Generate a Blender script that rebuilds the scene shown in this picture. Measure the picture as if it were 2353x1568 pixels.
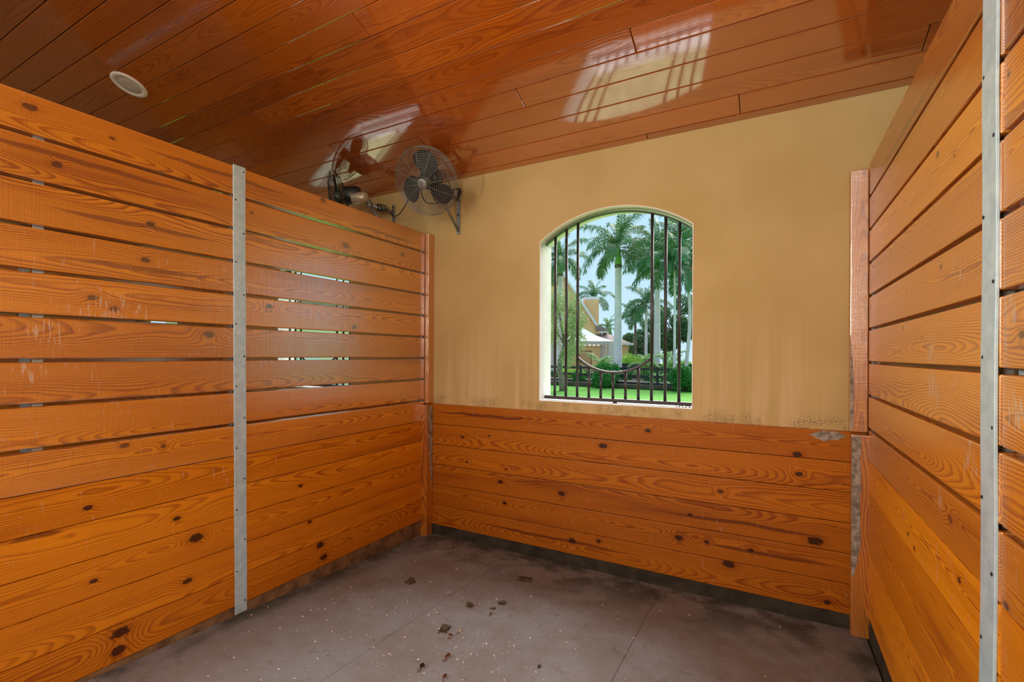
import bpy, bmesh, math, random
import numpy as np
from mathutils import Vector, Matrix, Quaternion

random.seed(7)
for _o in list(bpy.data.objects):
    bpy.data.objects.remove(_o)
S = bpy.context.scene
COL = S.collection

# ------------------------------------------------------------------ camera
FPX, CX, CY = 1093.6, 1176.5, 815.8            # focal length / horizon of the photograph, 2353 px frame
CAMH = 1.45
R_RIGHT = Vector((0.87724663, 0.48001344, 0.00504448))
R_DOWN = Vector((0.00442531, 0.00242145, -0.99998728))
R_FWD = Vector((-0.48001955, 0.87725779, 0.0))
cd = bpy.data.cameras.new('camera')
cam = bpy.data.objects.new('camera', cd)
COL.objects.link(cam)
cd.sensor_fit = 'HORIZONTAL'
cd.sensor_width = 36.0
cd.lens = FPX / 2353 * 36.0
cd.shift_y = (CY - 784) / 2353
cd.clip_start = 0.05
cd.clip_end = 500
m = Matrix.Identity(4)
for i in range(3):
    m[i][0], m[i][1], m[i][2] = R_RIGHT[i], -R_DOWN[i], -R_FWD[i]
m[2][3] = CAMH
cam.matrix_world = m
S.camera = cam

# ------------------------------------------------------------------ exposure, sky, sun, added fill lights
S.view_settings.view_transform = 'Standard'
S.view_settings.look = 'None'
S.view_settings.gamma = 1.0
S.view_settings.use_curve_mapping = False
S.view_settings.exposure = 0.0
S.cycles.max_bounces = 8
S.cycles.diffuse_bounces = 5
S.cycles.glossy_bounces = 4
S.cycles.transmission_bounces = 4
S.cycles.sample_clamp_indirect = 6.0
S.cycles.caustics_reflective = False
S.cycles.caustics_refractive = False

W = bpy.data.worlds.new('sky')
S.world = W
W.use_nodes = True
_n = W.node_tree.nodes
_l = W.node_tree.links
_n.clear()
_tc = _n.new('ShaderNodeTexCoord')
_sx = _n.new('ShaderNodeSeparateXYZ')
_cr = _n.new('ShaderNodeValToRGB')
_bg = _n.new('ShaderNodeBackground')
_wo = _n.new('ShaderNodeOutputWorld')
_l.new(_tc.outputs['Generated'], _sx.inputs[0])
_l.new(_sx.outputs['Z'], _cr.inputs[0])
_e = _cr.color_ramp.elements
_e[0].position = 0.0
_e[0].color = (0.52, 0.73, 0.84, 1)
_e[1].position = 1.0
_e[1].color = (0.30, 0.56, 0.86, 1)
_x = _e.new(0.25)
_x.color = (0.46, 0.69, 0.84, 1)
_bg.inputs['Strength'].default_value = 1.2
_l.new(_cr.outputs[0], _bg.inputs[0])
_l.new(_bg.outputs[0], _wo.inputs[0])


def lamp(name, kind, loc, direction, energy, color, size=None, size_y=None, angle=None):
    d = bpy.data.lights.new(name, kind)
    d.energy = energy
    d.color = color
    if kind == 'AREA':
        d.shape = 'RECTANGLE'
        d.size = size
        d.size_y = size_y
    if angle is not None:
        d.angle = angle
    o = bpy.data.objects.new(name, d)
    COL.objects.link(o)
    o.location = loc
    o.rotation_euler = Vector(direction).to_track_quat('-Z', 'Y').to_euler()
    return o


SUN_AZ, SUN_EL = math.radians(5), math.radians(40)      # hazy sun, in front of the window and a little to the right
lamp('sun', 'SUN', (0, 0, 20), (-math.sin(SUN_AZ) * math.cos(SUN_EL), -math.cos(SUN_AZ) * math.cos(SUN_EL), -math.sin(SUN_EL)), 10.5, (1.0, 0.96, 0.92), angle=math.radians(52))
lamp('fill_light_top', 'AREA', (-2.6, -1.3, 3.7), (0.0, 0.55, -0.83), 70, (1.0, 0.91, 0.77), 10.0, 0.8)  # added overhead fill behind the camera, not a known fixture
lamp('fill_light_side', 'AREA', (-2.3, -1.0, 2.1), (0.97, 0.24, 0.06), 130, (1.0, 0.90, 0.74), 0.7, 0.9)  # added unseen fill to brighten the right wall
lamp('fill_light_side', 'AREA', (0.2, -1.0, 2.1), (-0.97, 0.24, 0.06), 46, (1.0, 0.90, 0.74), 0.7, 0.9)  # added unseen fill to brighten the left wall

# ------------------------------------------------------------------ node helpers
class G:
    """small node-graph builder"""
    def __init__(s, name):
        s.m = bpy.data.materials.new(name)
        s.m.use_nodes = True
        s.t = s.m.node_tree
        s.t.nodes.clear()
        s.out = s.t.nodes.new('ShaderNodeOutputMaterial')
        s.b = s.t.nodes.new('ShaderNodeBsdfPrincipled')
        s.t.links.new(s.b.outputs[0], s.out.inputs[0])
        s.tc = s.t.nodes.new('ShaderNodeTexCoord')

    def link(s, v, sock):
        if isinstance(v, bpy.types.NodeSocket):
            s.t.links.new(v, sock)
        elif v is not None:
            if sock.type == 'RGBA' and isinstance(v, (tuple, list)) and len(v) == 3:
                v = (*v, 1)
            sock.default_value = v

    def math(s, op, a, b=None, c=None, clamp=False):
        n = s.t.nodes.new('ShaderNodeMath')
        n.operation = op
        n.use_clamp = clamp
        for v, k in ((a, 0), (b, 1), (c, 2)):
            if v is not None:
                s.link(v, n.inputs[k])
        return n.outputs[0]

    def vmath(s, op, a, b=None):
        n = s.t.nodes.new('ShaderNodeVectorMath')
        n.operation = op
        s.link(a, n.inputs[0])
        if b is not None:
            s.link(b, n.inputs[1])
        return n.outputs['Value'] if op in ('LENGTH', 'DOT_PRODUCT', 'DISTANCE') else n.outputs[0]

    def attr(s, name, kind='OBJECT'):
        n = s.t.nodes.new('ShaderNodeAttribute')
        n.attribute_type = kind
        n.attribute_name = name
        return n

    def noise(s, vec, scale, detail=2.0, rough=0.5, distort=0.0):
        n = s.t.nodes.new('ShaderNodeTexNoise')
        s.link(vec, n.inputs['Vector'])
        n.inputs['Scale'].default_value = scale
        n.inputs['Detail'].default_value = detail
        n.inputs['Roughness'].default_value = rough
        n.inputs['Distortion'].default_value = distort
        return n.outputs[0]

    def xyz(s, v):
        n = s.t.nodes.new('ShaderNodeSeparateXYZ')
        s.link(v, n.inputs[0])
        return n.outputs

    def comb(s, x, y, z):
        n = s.t.nodes.new('ShaderNodeCombineXYZ')
        for v, k in ((x, 0), (y, 1), (z, 2)):
            s.link(v, n.inputs[k])
        return n.outputs[0]

    def rng(s, v, a, b, c=0.0, d=1.0, smooth=True):
        n = s.t.nodes.new('ShaderNodeMapRange')
        n.interpolation_type = 'SMOOTHSTEP' if smooth else 'LINEAR'
        s.link(v, n.inputs[0])
        for k, x in zip((1, 2, 3, 4), (a, b, c, d)):
            s.link(x, n.inputs[k])
        return n.outputs[0]

    def ramp(s, v, stops):
        n = s.t.nodes.new('ShaderNodeValToRGB')
        s.link(v, n.inputs[0])
        e = n.color_ramp.elements
        while len(e) < len(stops):
            e.new(0.5)
        for q, (p, c) in zip(e, stops):
            q.position = p
            q.color = (*c, 1) if len(c) == 3 else c
        return n.outputs[0]

    def mix(s, f, a, b, mode='MIX'):
        n = s.t.nodes.new('ShaderNodeMix')
        n.data_type = 'RGBA'
        n.blend_type = mode
        s.link(f, n.inputs[0])
        s.link(a, n.inputs[6])
        s.link(b, n.inputs[7])
        return n.outputs[2]

    def bump(s, h, strength=0.2, dist=0.01, normal=None):
        n = s.t.nodes.new('ShaderNodeBump')
        n.inputs['Strength'].default_value = strength
        n.inputs['Distance'].default_value = dist
        s.link(h, n.inputs['Height'])
        if normal is not None:
            s.link(normal, n.inputs['Normal'])
        return n.outputs[0]

    def set(s, **kw):
        names = dict(color='Base Color', rough='Roughness', metal='Metallic', normal='Normal', coat='Coat Weight',
                     coatr='Coat Roughness', coatn='Coat Normal', spec='Specular IOR Level', trans='Transmission Weight', ior='IOR', alpha='Alpha')
        for k, v in kw.items():
            s.link(v, s.b.inputs[names[k]])
        return s.m


def pine(name, light, dark, knotc, rough, coat, coatr, coatior, ringf=115.0, contrast=1.0, bumpk=0.12, saw=0.0, vary=0.25, spec=0.4):
    """varnished pine: growth rings of a log cut by the board, knots and resin streaks from the board's own properties"""
    g = G(name)
    P = g.tc.outputs['Object']
    seed = g.attr('seed').outputs['Fac']
    tone = g.attr('tone').outputs['Fac']
    scuff = g.attr('scuff').outputs['Fac']
    off = g.comb(g.math('MULTIPLY', seed, 17.3), g.math('MULTIPLY', seed, 5.1), g.math('MULTIPLY', seed, 9.7))
    Q = g.vmath('ADD', P, off)
    px, py, pz = g.xyz(P)
    lo1 = g.noise(g.vmath('MULTIPLY', Q, (0.9, 2.2, 2.2)), 1.0, 2.0)
    lo2 = g.noise(g.vmath('ADD', g.vmath('MULTIPLY', Q, (0.7, 1.2, 1.2)), (31.0, 7.0, 3.0)), 1.0, 1.5)
    mid = g.noise(g.vmath('MULTIPLY', Q, (4.0, 16.0, 16.0)), 1.0, 2.0)
    yc = g.math('MULTIPLY_ADD', g.math('SUBTRACT', g.math('FRACT', g.math('MULTIPLY', seed, 3.77)), 0.5), 0.17, 0.0)
    zc = g.math('MULTIPLY_ADD', g.math('FRACT', g.math('MULTIPLY', seed, 7.31)), 0.09, 0.012)
    yy = g.math('ADD', g.math('SUBTRACT', py, yc), g.math('MULTIPLY', g.math('SUBTRACT', lo1, 0.5), 0.09))
    zz = g.math('ADD', g.math('ADD', pz, zc), g.math('MULTIPLY', g.math('SUBTRACT', lo2, 0.5), 0.22))
    rad = g.math('SQRT', g.math('ADD', g.math('MULTIPLY', yy, yy), g.math('MULTIPLY', zz, zz)))
    rad = g.math('ADD', rad, g.math('MULTIPLY', g.math('SUBTRACT', mid, 0.5), 0.012))
    kmask, halo = None, None
    kn = g.noise(g.vmath('MULTIPLY', Q, (60, 60, 60)), 1.0, 1.0)
    for i in (1, 2, 3, 4):
        k = g.attr('k%d' % i).outputs['Vector']
        kx, ky, kr = g.xyz(k)
        d = g.vmath('MULTIPLY', g.vmath('SUBTRACT', P, k), (0.62, 1.0, 0.0))
        t = g.math('DIVIDE', g.vmath('LENGTH', d), g.math('MAXIMUM', kr, 0.0001))
        ex = g.math('EXPONENT', g.math('MULTIPLY', g.math('MULTIPLY', t, t), -0.16))
        rad = g.math('ADD', rad, g.math('MULTIPLY', g.math('MULTIPLY', ex, kr), 1.5))
        mk = g.rng(g.math('ADD', t, g.math('MULTIPLY', g.math('SUBTRACT', kn, 0.5), 0.9)), 0.75, 1.12, 1.0, 0.0)
        kmask = mk if kmask is None else g.math('MAXIMUM', kmask, mk)
        hl = g.rng(t, 0.8, 2.6, 1.0, 0.0)
        halo = hl if halo is None else g.math('MAXIMUM', halo, hl)
    fr = g.math('FRACT', g.math('MULTIPLY', rad, ringf))
    ring = g.ramp(fr, [(0.0, (0.12,) * 3), (0.45, (0.22,) * 3), (0.80, (0.95,) * 3), (0.9, (0.9,) * 3), (1.0, (0.12,) * 3)])
    fib = g.noise(g.vmath('MULTIPLY', Q, (5.0, 260.0, 260.0)), 1.0, 2.0, 0.6)
    f = g.math('MULTIPLY_ADD', g.math('SUBTRACT', fib, 0.5), 0.9, g.math('MULTIPLY', ring, contrast), clamp=True)
    broad = g.noise(g.vmath('MULTIPLY', Q, (0.8, 9.0, 9.0)), 1.0, 2.0)
    f = g.math('MULTIPLY', f, g.rng(broad, 0.25, 0.7, 0.55, 1.05), clamp=True)
    col = g.mix(f, light, dark)
    red = g.math('MULTIPLY', g.rng(broad, 0.58, 0.78), 0.45)
    col = g.mix(red, col, (dark[0] * 0.78, dark[1] * 0.66, dark[2] * 0.6))
    # resin streaks
    smask = None
    wob = g.math('MULTIPLY', g.math('SUBTRACT', g.noise(g.vmath('MULTIPLY', Q, (5, 5, 5)), 1.0, 2.0), 0.5), 0.03)
    for i in (1, 2):
        sx, sy, sl = g.xyz(g.attr('s%d' % i).outputs['Vector'])
        u = g.math('DIVIDE', g.math('ABSOLUTE', g.math('SUBTRACT', px, sx)), g.math('MAXIMUM', sl, 0.0001))
        w = g.math('MULTIPLY', g.rng(u, 0.3, 1.0, 1.0, 0.0), 0.012)
        dy = g.math('ABSOLUTE', g.math('ADD', g.math('SUBTRACT', py, sy), wob))
        mk = g.rng(g.math('SUBTRACT', dy, w), -0.006, 0.003, 1.0, 0.0)
        mk = g.math('MULTIPLY', mk, g.math('LESS_THAN', u, 1.0))
        smask = mk if smask is None else g.math('MAXIMUM', smask, mk)
    col = g.mix(g.math('MULTIPLY', smask, 0.72), col, (knotc[0] * 2.6, knotc[1] * 2.0, knotc[2] * 1.6))
    col = g.mix(g.math('MULTIPLY', halo, 0.30), col, (dark[0] * 0.8, dark[1] * 0.7, dark[2] * 0.6))
    col = g.mix(g.math('MULTIPLY', kmask, 0.93), col, knotc)
    # per-board tone
    tf = g.math('MULTIPLY_ADD', tone, vary, 1.0)
    col = g.vmath('MULTIPLY', col, g.comb(tf, g.math('POWER', tf, 1.35), g.math('POWER', tf, 1.5)))
    # rubbed, scratched varnish
    sc1 = g.noise(g.vmath('MULTIPLY', Q, (55.0, 22.0, 22.0)), 1.0, 3.0, 0.65, 0.6)
    sc2 = g.noise(g.vmath('MULTIPLY', Q, (2.2, 6.0, 6.0)), 1.0, 1.0)
    wx, wy, wr = g.xyz(g.attr('w1').outputs['Vector'])
    wr = g.math('MAXIMUM', wr, 0.0001)
    wd = g.comb(g.math('DIVIDE', g.math('SUBTRACT', px, wx), wr), g.math('DIVIDE', g.math('SUBTRACT', py, wy), g.math('MULTIPLY', wr, 0.8)), 0.0)
    wl = g.vmath('LENGTH', wd)
    rub = g.math('EXPONENT', g.math('MULTIPLY', g.math('MULTIPLY', wl, wl), -1.0))
    sm = g.math('MULTIPLY', g.rng(sc1, 0.60, 0.68), g.rng(sc2, 0.52, 0.66))
    sm = g.math('MULTIPLY', sm, scuff, clamp=True)
    rs = g.noise(g.vmath('MULTIPLY', Q, (85.0, 13.0, 13.0)), 1.0, 3.0, 0.65, 0.5)
    sm = g.math('MAXIMUM', sm, g.rng(g.math('ADD', rs, g.math('MULTIPLY', rub, 0.145)), 0.635, 0.70))
    sm = g.math('MULTIPLY', sm, g.math('MAXIMUM', g.rng(rub, 0.05, 0.3), scuff), clamp=True)
    col = g.mix(g.math('MULTIPLY', sm, 0.62), col, (0.66, 0.54, 0.44))
    h = g.math('ADD', g.math('MULTIPLY', ring, -0.35), g.math('MULTIPLY', fib, 0.25))
    h = g.math('SUBTRACT', h, g.math('MULTIPLY', sm, 0.4))
    nrm = g.bump(h, bumpk, 0.004)
    if saw > 0:
        sw = g.noise(g.vmath('MULTIPLY', Q, (190.0, 4.0, 4.0)), 1.0, 2.0, 0.6)
        nrm = g.bump(sw, saw, 0.004, nrm)
    g.b.inputs['Coat IOR'].default_value = coatior
    return g.set(color=col, rough=rough, spec=spec, coat=coat, coatr=coatr, normal=nrm, coatn=nrm)


WALLWOOD = pine('varnished_pine_wall', (0.74, 0.275, 0.008), (0.31, 0.066, 0.0018), (0.050, 0.012, 0.003), 0.45, 1.0, 0.21, 3.1, ringf=150.0, contrast=1.1, saw=0.22)
LOWWOOD = pine('satin_pine_wall', (0.70, 0.245, 0.005), (0.30, 0.060, 0.001), (0.045, 0.010, 0.002), 0.55, 0.25, 0.3, 1.4, ringf=150.0, contrast=0.9, saw=0.10, spec=0.25)
CEILWOOD = pine('varnished_pine_ceiling', (0.50, 0.118, 0.006), (0.27, 0.044, 0.002), (0.035, 0.010, 0.003), 0.4, 1.0, 0.06, 2.9, contrast=0.9, bumpk=0.03)


def simple(name, color, rough=0.5, metal=0.0, spec=0.5, noise=None, amount=0.0, bump=0.0, coat=0.0):
    g = G(name)
    c = color
    if noise:
        n = g.noise(g.tc.outputs['Object'], noise, 4.0, 0.6)
        a = tuple(x * (1 - amount) for x in color)
        b = tuple(min(1.0, x * (1 + amount)) for x in color)
        c = g.mix(g.rng(n, 0.3, 0.7), a, b)
        if bump:
            g.set(normal=g.bump(n, bump, 0.01))
    return g.set(color=c, rough=rough, metal=metal, spec=spec, coat=coat)


def stucco_mat():
    g = G('ochre_stucco')
    P = g.tc.outputs['Object']
    x, y, z = g.xyz(P)
    n1 = g.noise(P, 1.6, 3.0)
    col = g.mix(g.rng(n1, 0.3, 0.7), (0.53, 0.395, 0.165), (0.60, 0.46, 0.215))
    drip = g.noise(g.vmath('MULTIPLY', P, (14.0, 14.0, 0.55)), 1.0, 3.0, 0.6)
    low = g.rng(g.math('ADD', z, g.math('MULTIPLY', n1, 0.5)), 1.25, 2.15, 1.0, 0.0)
    col = g.mix(g.math('MULTIPLY', g.math('MULTIPLY', g.rng(drip, 0.42, 0.66), low), 0.55), col, (0.74, 0.57, 0.34))
    sp = g.noise(P, 120.0, 2.0)
    nearsill = g.math('MULTIPLY', g.rng(z, 1.06, 1.13, 1.0, 0.0), g.rng(g.noise(P, 9.0, 3.0), 0.46, 0.6))
    col = g.mix(g.math('MULTIPLY', g.math('MULTIPLY', nearsill, g.rng(sp, 0.46, 0.58)), 0.55), col, (0.10, 0.085, 0.05))
    fine = g.noise(P, 90.0, 4.0, 0.65)
    big = g.noise(P, 25.0, 2.0)
    h = g.math('ADD', fine, g.math('MULTIPLY', big, 0.8))
    return g.set(color=col, rough=0.88, spec=0.25, normal=g.bump(h, 0.35, 0.006))


def mat_floor():
    g = G('dusty_rubber')
    P = g.t.nodes.new('ShaderNodeNewGeometry').outputs['Position']
    x, y, z = g.xyz(P)
    n1 = g.noise(P, 2.3, 4.0, 0.6)
    n2 = g.noise(g.vmath('ADD', P, (9, 4, 2)), 3.4, 4.0, 0.62)
    col = g.mix(g.rng(n1, 0.36, 0.66), (0.172, 0.160, 0.158), (0.205, 0.220, 0.245))
    col = g.mix(g.math('MULTIPLY', g.rng(n2, 0.52, 0.68), 0.55), col, (0.225, 0.232, 0.255))
    n3 = g.noise(P, 11.0, 4.0, 0.65)
    col = g.mix(g.math('MULTIPLY', g.rng(n3, 0.56, 0.72), 0.45), col, (0.10, 0.082, 0.062))
    # damp algae along the walls, plus shade painted in near the back wall
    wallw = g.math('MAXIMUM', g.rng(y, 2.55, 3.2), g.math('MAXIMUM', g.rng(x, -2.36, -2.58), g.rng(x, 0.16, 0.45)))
    algae_shade = g.math('MULTIPLY', wallw, g.rng(g.noise(P, 4.5, 4.0, 0.6), 0.36, 0.62))
    col = g.mix(g.math('MULTIPLY', algae_shade, 0.85), col, (0.030, 0.028, 0.016))
    sp = g.noise(P, 75.0, 2.0)
    col = g.mix(g.math('MULTIPLY', g.rng(sp, 0.62, 0.70), 0.35), col, (0.35, 0.29, 0.24))
    wv = g.noise(P, 160.0, 2.0)
    h = g.math('ADD', g.math('MULTIPLY', wv, 0.5), n3)
    return g.set(color=col, rough=0.78, spec=0.35, normal=g.bump(h, 0.3, 0.006))


def steel_mat():
    g = G('galvanised_steel')
    P = g.tc.outputs['Object']
    n = g.noise(P, 22.0, 4.0, 0.6)
    s = g.noise(g.vmath('MULTIPLY', P, (40, 40, 1.2)), 1.0, 2.0)
    col = g.mix(g.rng(n, 0.3, 0.7), (0.48, 0.70, 0.86), (0.62, 0.86, 1.0))
    return g.set(color=col, rough=g.rng(s, 0.2, 0.8, 0.28, 0.40), metal=0.25, normal=g.bump(s, 0.05, 0.004))


STUCCO = stucco_mat()
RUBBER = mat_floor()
STEEL = steel_mat()
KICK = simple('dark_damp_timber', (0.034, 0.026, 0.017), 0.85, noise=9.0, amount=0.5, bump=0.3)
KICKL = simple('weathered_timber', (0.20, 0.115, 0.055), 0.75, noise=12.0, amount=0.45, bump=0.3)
WORN = simple('raw_chewed_wood', (0.30, 0.265, 0.225), 0.85, noise=30.0, amount=0.5, bump=0.6)
SCREW = simple('dark_screw', (0.05, 0.05, 0.055), 0.5, metal=0.6)
WHITE = simple('white_paint', (0.86, 0.85, 0.82), 0.6, noise=6.0, amount=0.05)
IRON = simple('black_brown_iron', (0.030, 0.024, 0.025), 0.32, spec=0.6)
DARKM = simple('dark_steel', (0.035, 0.042, 0.042), 0.38, metal=0.35)
GREYM = simple('grey_steel', (0.26, 0.28, 0.28), 0.42, metal=0.6, noise=30, amount=0.15)
BLADE = simple('grey_fan_blade', (0.10, 0.115, 0.11), 0.4, metal=0.4)
CORDM = simple('black_rubber_cord', (0.018, 0.020, 0.018), 0.5)
CAPM = simple('pale_motor_cap', (0.52, 0.44, 0.33), 0.3, metal=0.3)
PLAST = simple('off_white_plastic', (0.92, 0.89, 0.82), 0.45)
LENS = simple('frosted_lens', (0.62, 0.57, 0.50), 0.6)

# ------------------------------------------------------------------ mesh helpers
def tag(o, label=None, cat=None, group=None, kind=None):
    if label:
        o['label'] = label
    if cat:
        o['category'] = cat
    if group:
        o['group'] = group
    if kind:
        o['kind'] = kind
    return o


def link(name, data, parent=None, mat=None):
    o = bpy.data.objects.new(name, data)
    COL.objects.link(o)
    if parent is not None:
        o.parent = parent
    if mat is not None and data is not None and not data.materials:
        data.materials.append(mat)
    return o


def empty(name, loc=(0, 0, 0)):
    o = link(name, None)
    o.location = loc
    o.empty_display_size = 0.1
    return o


def finish(bm, name, mat, parent=None, smooth=False):
    me = bpy.data.meshes.new(name)
    bm.normal_update()
    bm.to_mesh(me)
    bm.free()
    if smooth:
        me.shade_smooth()
    return link(name, me, parent, mat)


def box(bm, c, s, bevel=0.0, seg=1, rot=None):
    r = bmesh.ops.create_cube(bm, size=1.0)
    vs = r['verts']
    bmesh.ops.scale(bm, vec=s, verts=vs)
    if bevel > 0:
        es = list({e for v in vs for e in v.link_edges})
        q = bmesh.ops.bevel(bm, geom=es, offset=bevel, segments=seg, affect='EDGES', profile=0.6)
        vs = list({v for f in q['faces'] for v in f.verts} | {v for v in vs if v.is_valid})
    if rot is not None:
        bmesh.ops.rotate(bm, cent=(0, 0, 0), matrix=rot, verts=vs)
    bmesh.ops.translate(bm, vec=c, verts=vs)
    return vs


def tube(bm, pts, rad, n=8, closed=False, cap=True):
    """sweep a circle along a polyline; rad is a number or a list"""
    pts = [Vector(p) for p in pts]
    k = len(pts)
    rads = [rad] * k if not hasattr(rad, '__len__') else rad
    rings = []
    up = None
    for i, p in enumerate(pts):
        a = pts[i - 1] if (i > 0 or closed) else p
        b = pts[(i + 1) % k] if (i < k - 1 or closed) else p
        t = (b - a)
        t = t.normalized() if t.length > 1e-9 else Vector((0, 0, 1))
        if up is None:
            up = Vector((0, 0, 1)) if abs(t.z) < 0.9 else Vector((1, 0, 0))
        s = t.cross(up)
        s = s.normalized() if s.length > 1e-6 else t.orthogonal().normalized()
        up = s.cross(t).normalized()
        rings.append([bm.verts.new(p + (s * math.cos(2 * math.pi * j / n) + up * math.sin(2 * math.pi * j / n)) * rads[i]) for j in range(n)])
    for i in range(k if closed else k - 1):
        A, B = rings[i], rings[(i + 1) % k]
        for j in range(n):
            bm.faces.new((A[j], A[(j + 1) % n], B[(j + 1) % n], B[j]))
    if cap and not closed:
        bm.faces.new(rings[0][::-1])
        bm.faces.new(rings[-1])


def lathe(bm, prof, n=24, M=None):
    """revolve (r, z) pairs about local z"""
    rings = []
    for r, z in prof:
        ring = []
        for j in range(n):
            a = 2 * math.pi * j / n
            v = Vector((r * math.cos(a), r * math.sin(a), z))
            ring.append(bm.verts.new(M @ v if M else v))
        rings.append(ring)
    for A, B in zip(rings, rings[1:]):
        for j in range(n):
            bm.faces.new((A[j], A[(j + 1) % n], B[(j + 1) % n], B[j]))
    bm.faces.new(rings[0][::-1])
    bm.faces.new(rings[-1])


def at(u, v, depth):
    """world point seen at photograph pixel (u, v) at a true distance along the view axis"""
    return Vector((0, 0, CAMH)) + (R_RIGHT * ((u - CX) / FPX) + R_DOWN * ((v - CY) / FPX) + R_FWD) * depth


_plank_cache = {}


def plank_mesh(L, w, t, bevel=0.004, nose=None):
    key = (round(L, 3), round(w, 4), round(t, 4), bevel)
    if key not in _plank_cache:
        bm = bmesh.new()
        box(bm, (0, 0, 0), (L, w, t), bevel, 2)
        me = bpy.data.meshes.new('plank')
        bm.to_mesh(me)
        bm.free()
        _plank_cache[key] = me
    return _plank_cache[key]


RX = Matrix(((0, 0, 1), (1, 0, 0), (0, 1, 0)))     # local x -> Y, y -> Z, z -> X  (side walls)
RB = Matrix(((1, 0, 0), (0, 0, -1), (0, 1, 0)))    # local x -> X, y -> Z, z -> -Y (back wall)


def plank(parent, c, L, w, t, R, mat, bevel=0.004, knots=(), streaks=(), scuff=0.0, tone=None, name='plank', seed=None, rub=None):
    o = link(name, plank_mesh(L, w, t, bevel), parent)
    if not o.data.materials:
        o.data.materials.append(None)
    o.material_slots[0].link = 'OBJECT'
    o.material_slots[0].material = mat
    o.matrix_local = Matrix.Translation(c) @ R.to_4x4()
    o['seed'] = random.random() if seed is None else seed
    o['tone'] = random.uniform(-1, 1) if tone is None else tone
    o['scuff'] = scuff
    if rub:
        o['w1'] = [float(q) for q in rub]
    for i, k in enumerate(list(knots)[:4]):
        o['k%d' % (i + 1)] = [float(k[0]), float(k[1]), float(k[2]) * 0.72]
    for i, k in enumerate(list(streaks)[:2]):
        o['s%d' % (i + 1)] = [float(q) for q in k]
    return o


# ------------------------------------------------------------------ dimensions (metres)
XL, XR, D = -2.599, 0.459, 3.239          # faces of the two partitions and of the wainscot
YS, YO = 3.274, 3.468                     # inner and outer face of the stuccoed wall
PITCH = 3.10                              # distance from stall to stall
K = 0.335                                 # roof slope
TH = 0.042                                # plank thickness


def ceil_z(y):
    return 2.913 + K * (YS - y)


def floor_z(y):
    return 0.075 - 0.047 * y


# ------------------------------------------------------------------ back wall with arched openings
WX0, WX1, SILL, SPRING, PEAK = -1.548, -0.458, 1.107, 2.307, 2.494
HW = (WX1 - WX0) / 2
RA = (HW * HW + (PEAK - SPRING) ** 2) / (2 * (PEAK - SPRING))


def arch(dx):
    return PEAK - (RA - math.sqrt(max(RA * RA - dx * dx, 0)))


wall_back = empty('wall_back', (0, YS, 0))
tag(wall_back, 'ochre stucco back wall with an arched window over a pine plank wainscot', None, None, 'structure')


def quad(bm, pts):
    bm.faces.new([bm.verts.new(p) for p in pts])


def stucco_wall():
    bm = bmesh.new()
    X0, X1, Z0, Z1 = -9.0, 4.6, -0.30, 3.02
    xs = [X0]
    spans = []
    for k in (-2, -1, 0, 1):
        a, b = WX0 + k * PITCH, WX1 + k * PITCH
        spans.append((xs[-1], a, None))
        spans.append((a, b, (a + b) / 2))
        xs.append(b)
    spans.append((xs[-1], X1, None))
    for y, flip in ((YS, False), (YO, True)):
        for a, b, mid in spans:
            if mid is None:
                cols = [(a, b, Z0, Z0, Z1, Z1, None)]
                q = [(a, y, Z0), (b, y, Z0), (b, y, Z1), (a, y, Z1)]
                quad(bm, q[::-1] if flip else q)
            else:
                n = 28
                for i in range(n):
                    p, r = a + (b - a) * i / n, a + (b - a) * (i + 1) / n
                    q = [(p, y, Z0), (r, y, Z0), (r, y, SILL), (p, y, SILL)]
                    quad(bm, q[::-1] if flip else q)
                    q = [(p, y, arch(p - mid)), (r, y, arch(r - mid)), (r, y, Z1), (p, y, Z1)]
                    quad(bm, q[::-1] if flip else q)
    bmesh.ops.remove_doubles(bm, verts=bm.verts, dist=1e-5)
    o = finish(bm, 'stucco_face', STUCCO, wall_back)
    o.location = (0, -YS, 0)
    return o


stucco_wall()


def window(n, k):
    """painted jamb, arch soffit and sill lining one opening"""
    bm = bmesh.new()
    a, b = WX0 + k * PITCH, WX1 + k * PITCH
    mid = (a + b) / 2
    prof = [(a, SILL)] + [(a + (b - a) * i / 28, arch(a + (b - a) * i / 28 - mid)) for i in range(29)] + [(b, SILL)]
    e = 0.004
    for (x0, z0), (x1, z1) in zip(prof, prof[1:] + prof[:1]):
        quad(bm, [(x0, YS - e, z0), (x0, YO + e, z0), (x1, YO + e, z1), (x1, YS - e, z1)])
    bmesh.ops.remove_doubles(bm, verts=bm.verts, dist=1e-5)
    bmesh.ops.solidify(bm, geom=list(bm.faces), thickness=0.006)
    o = finish(bm, 'window_%d' % n, WHITE)
    tag(o, ['white painted arched opening in the ochre wall of this stall', 'white painted arched opening beyond the left plank partition',
            'white painted arched opening beyond the right plank partition'][n - 1], None, None, 'structure')
    return o


for n, k in ((1, 0), (2, -1), (3, 1)):
    window(n, k)

GY = 3.345


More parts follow.
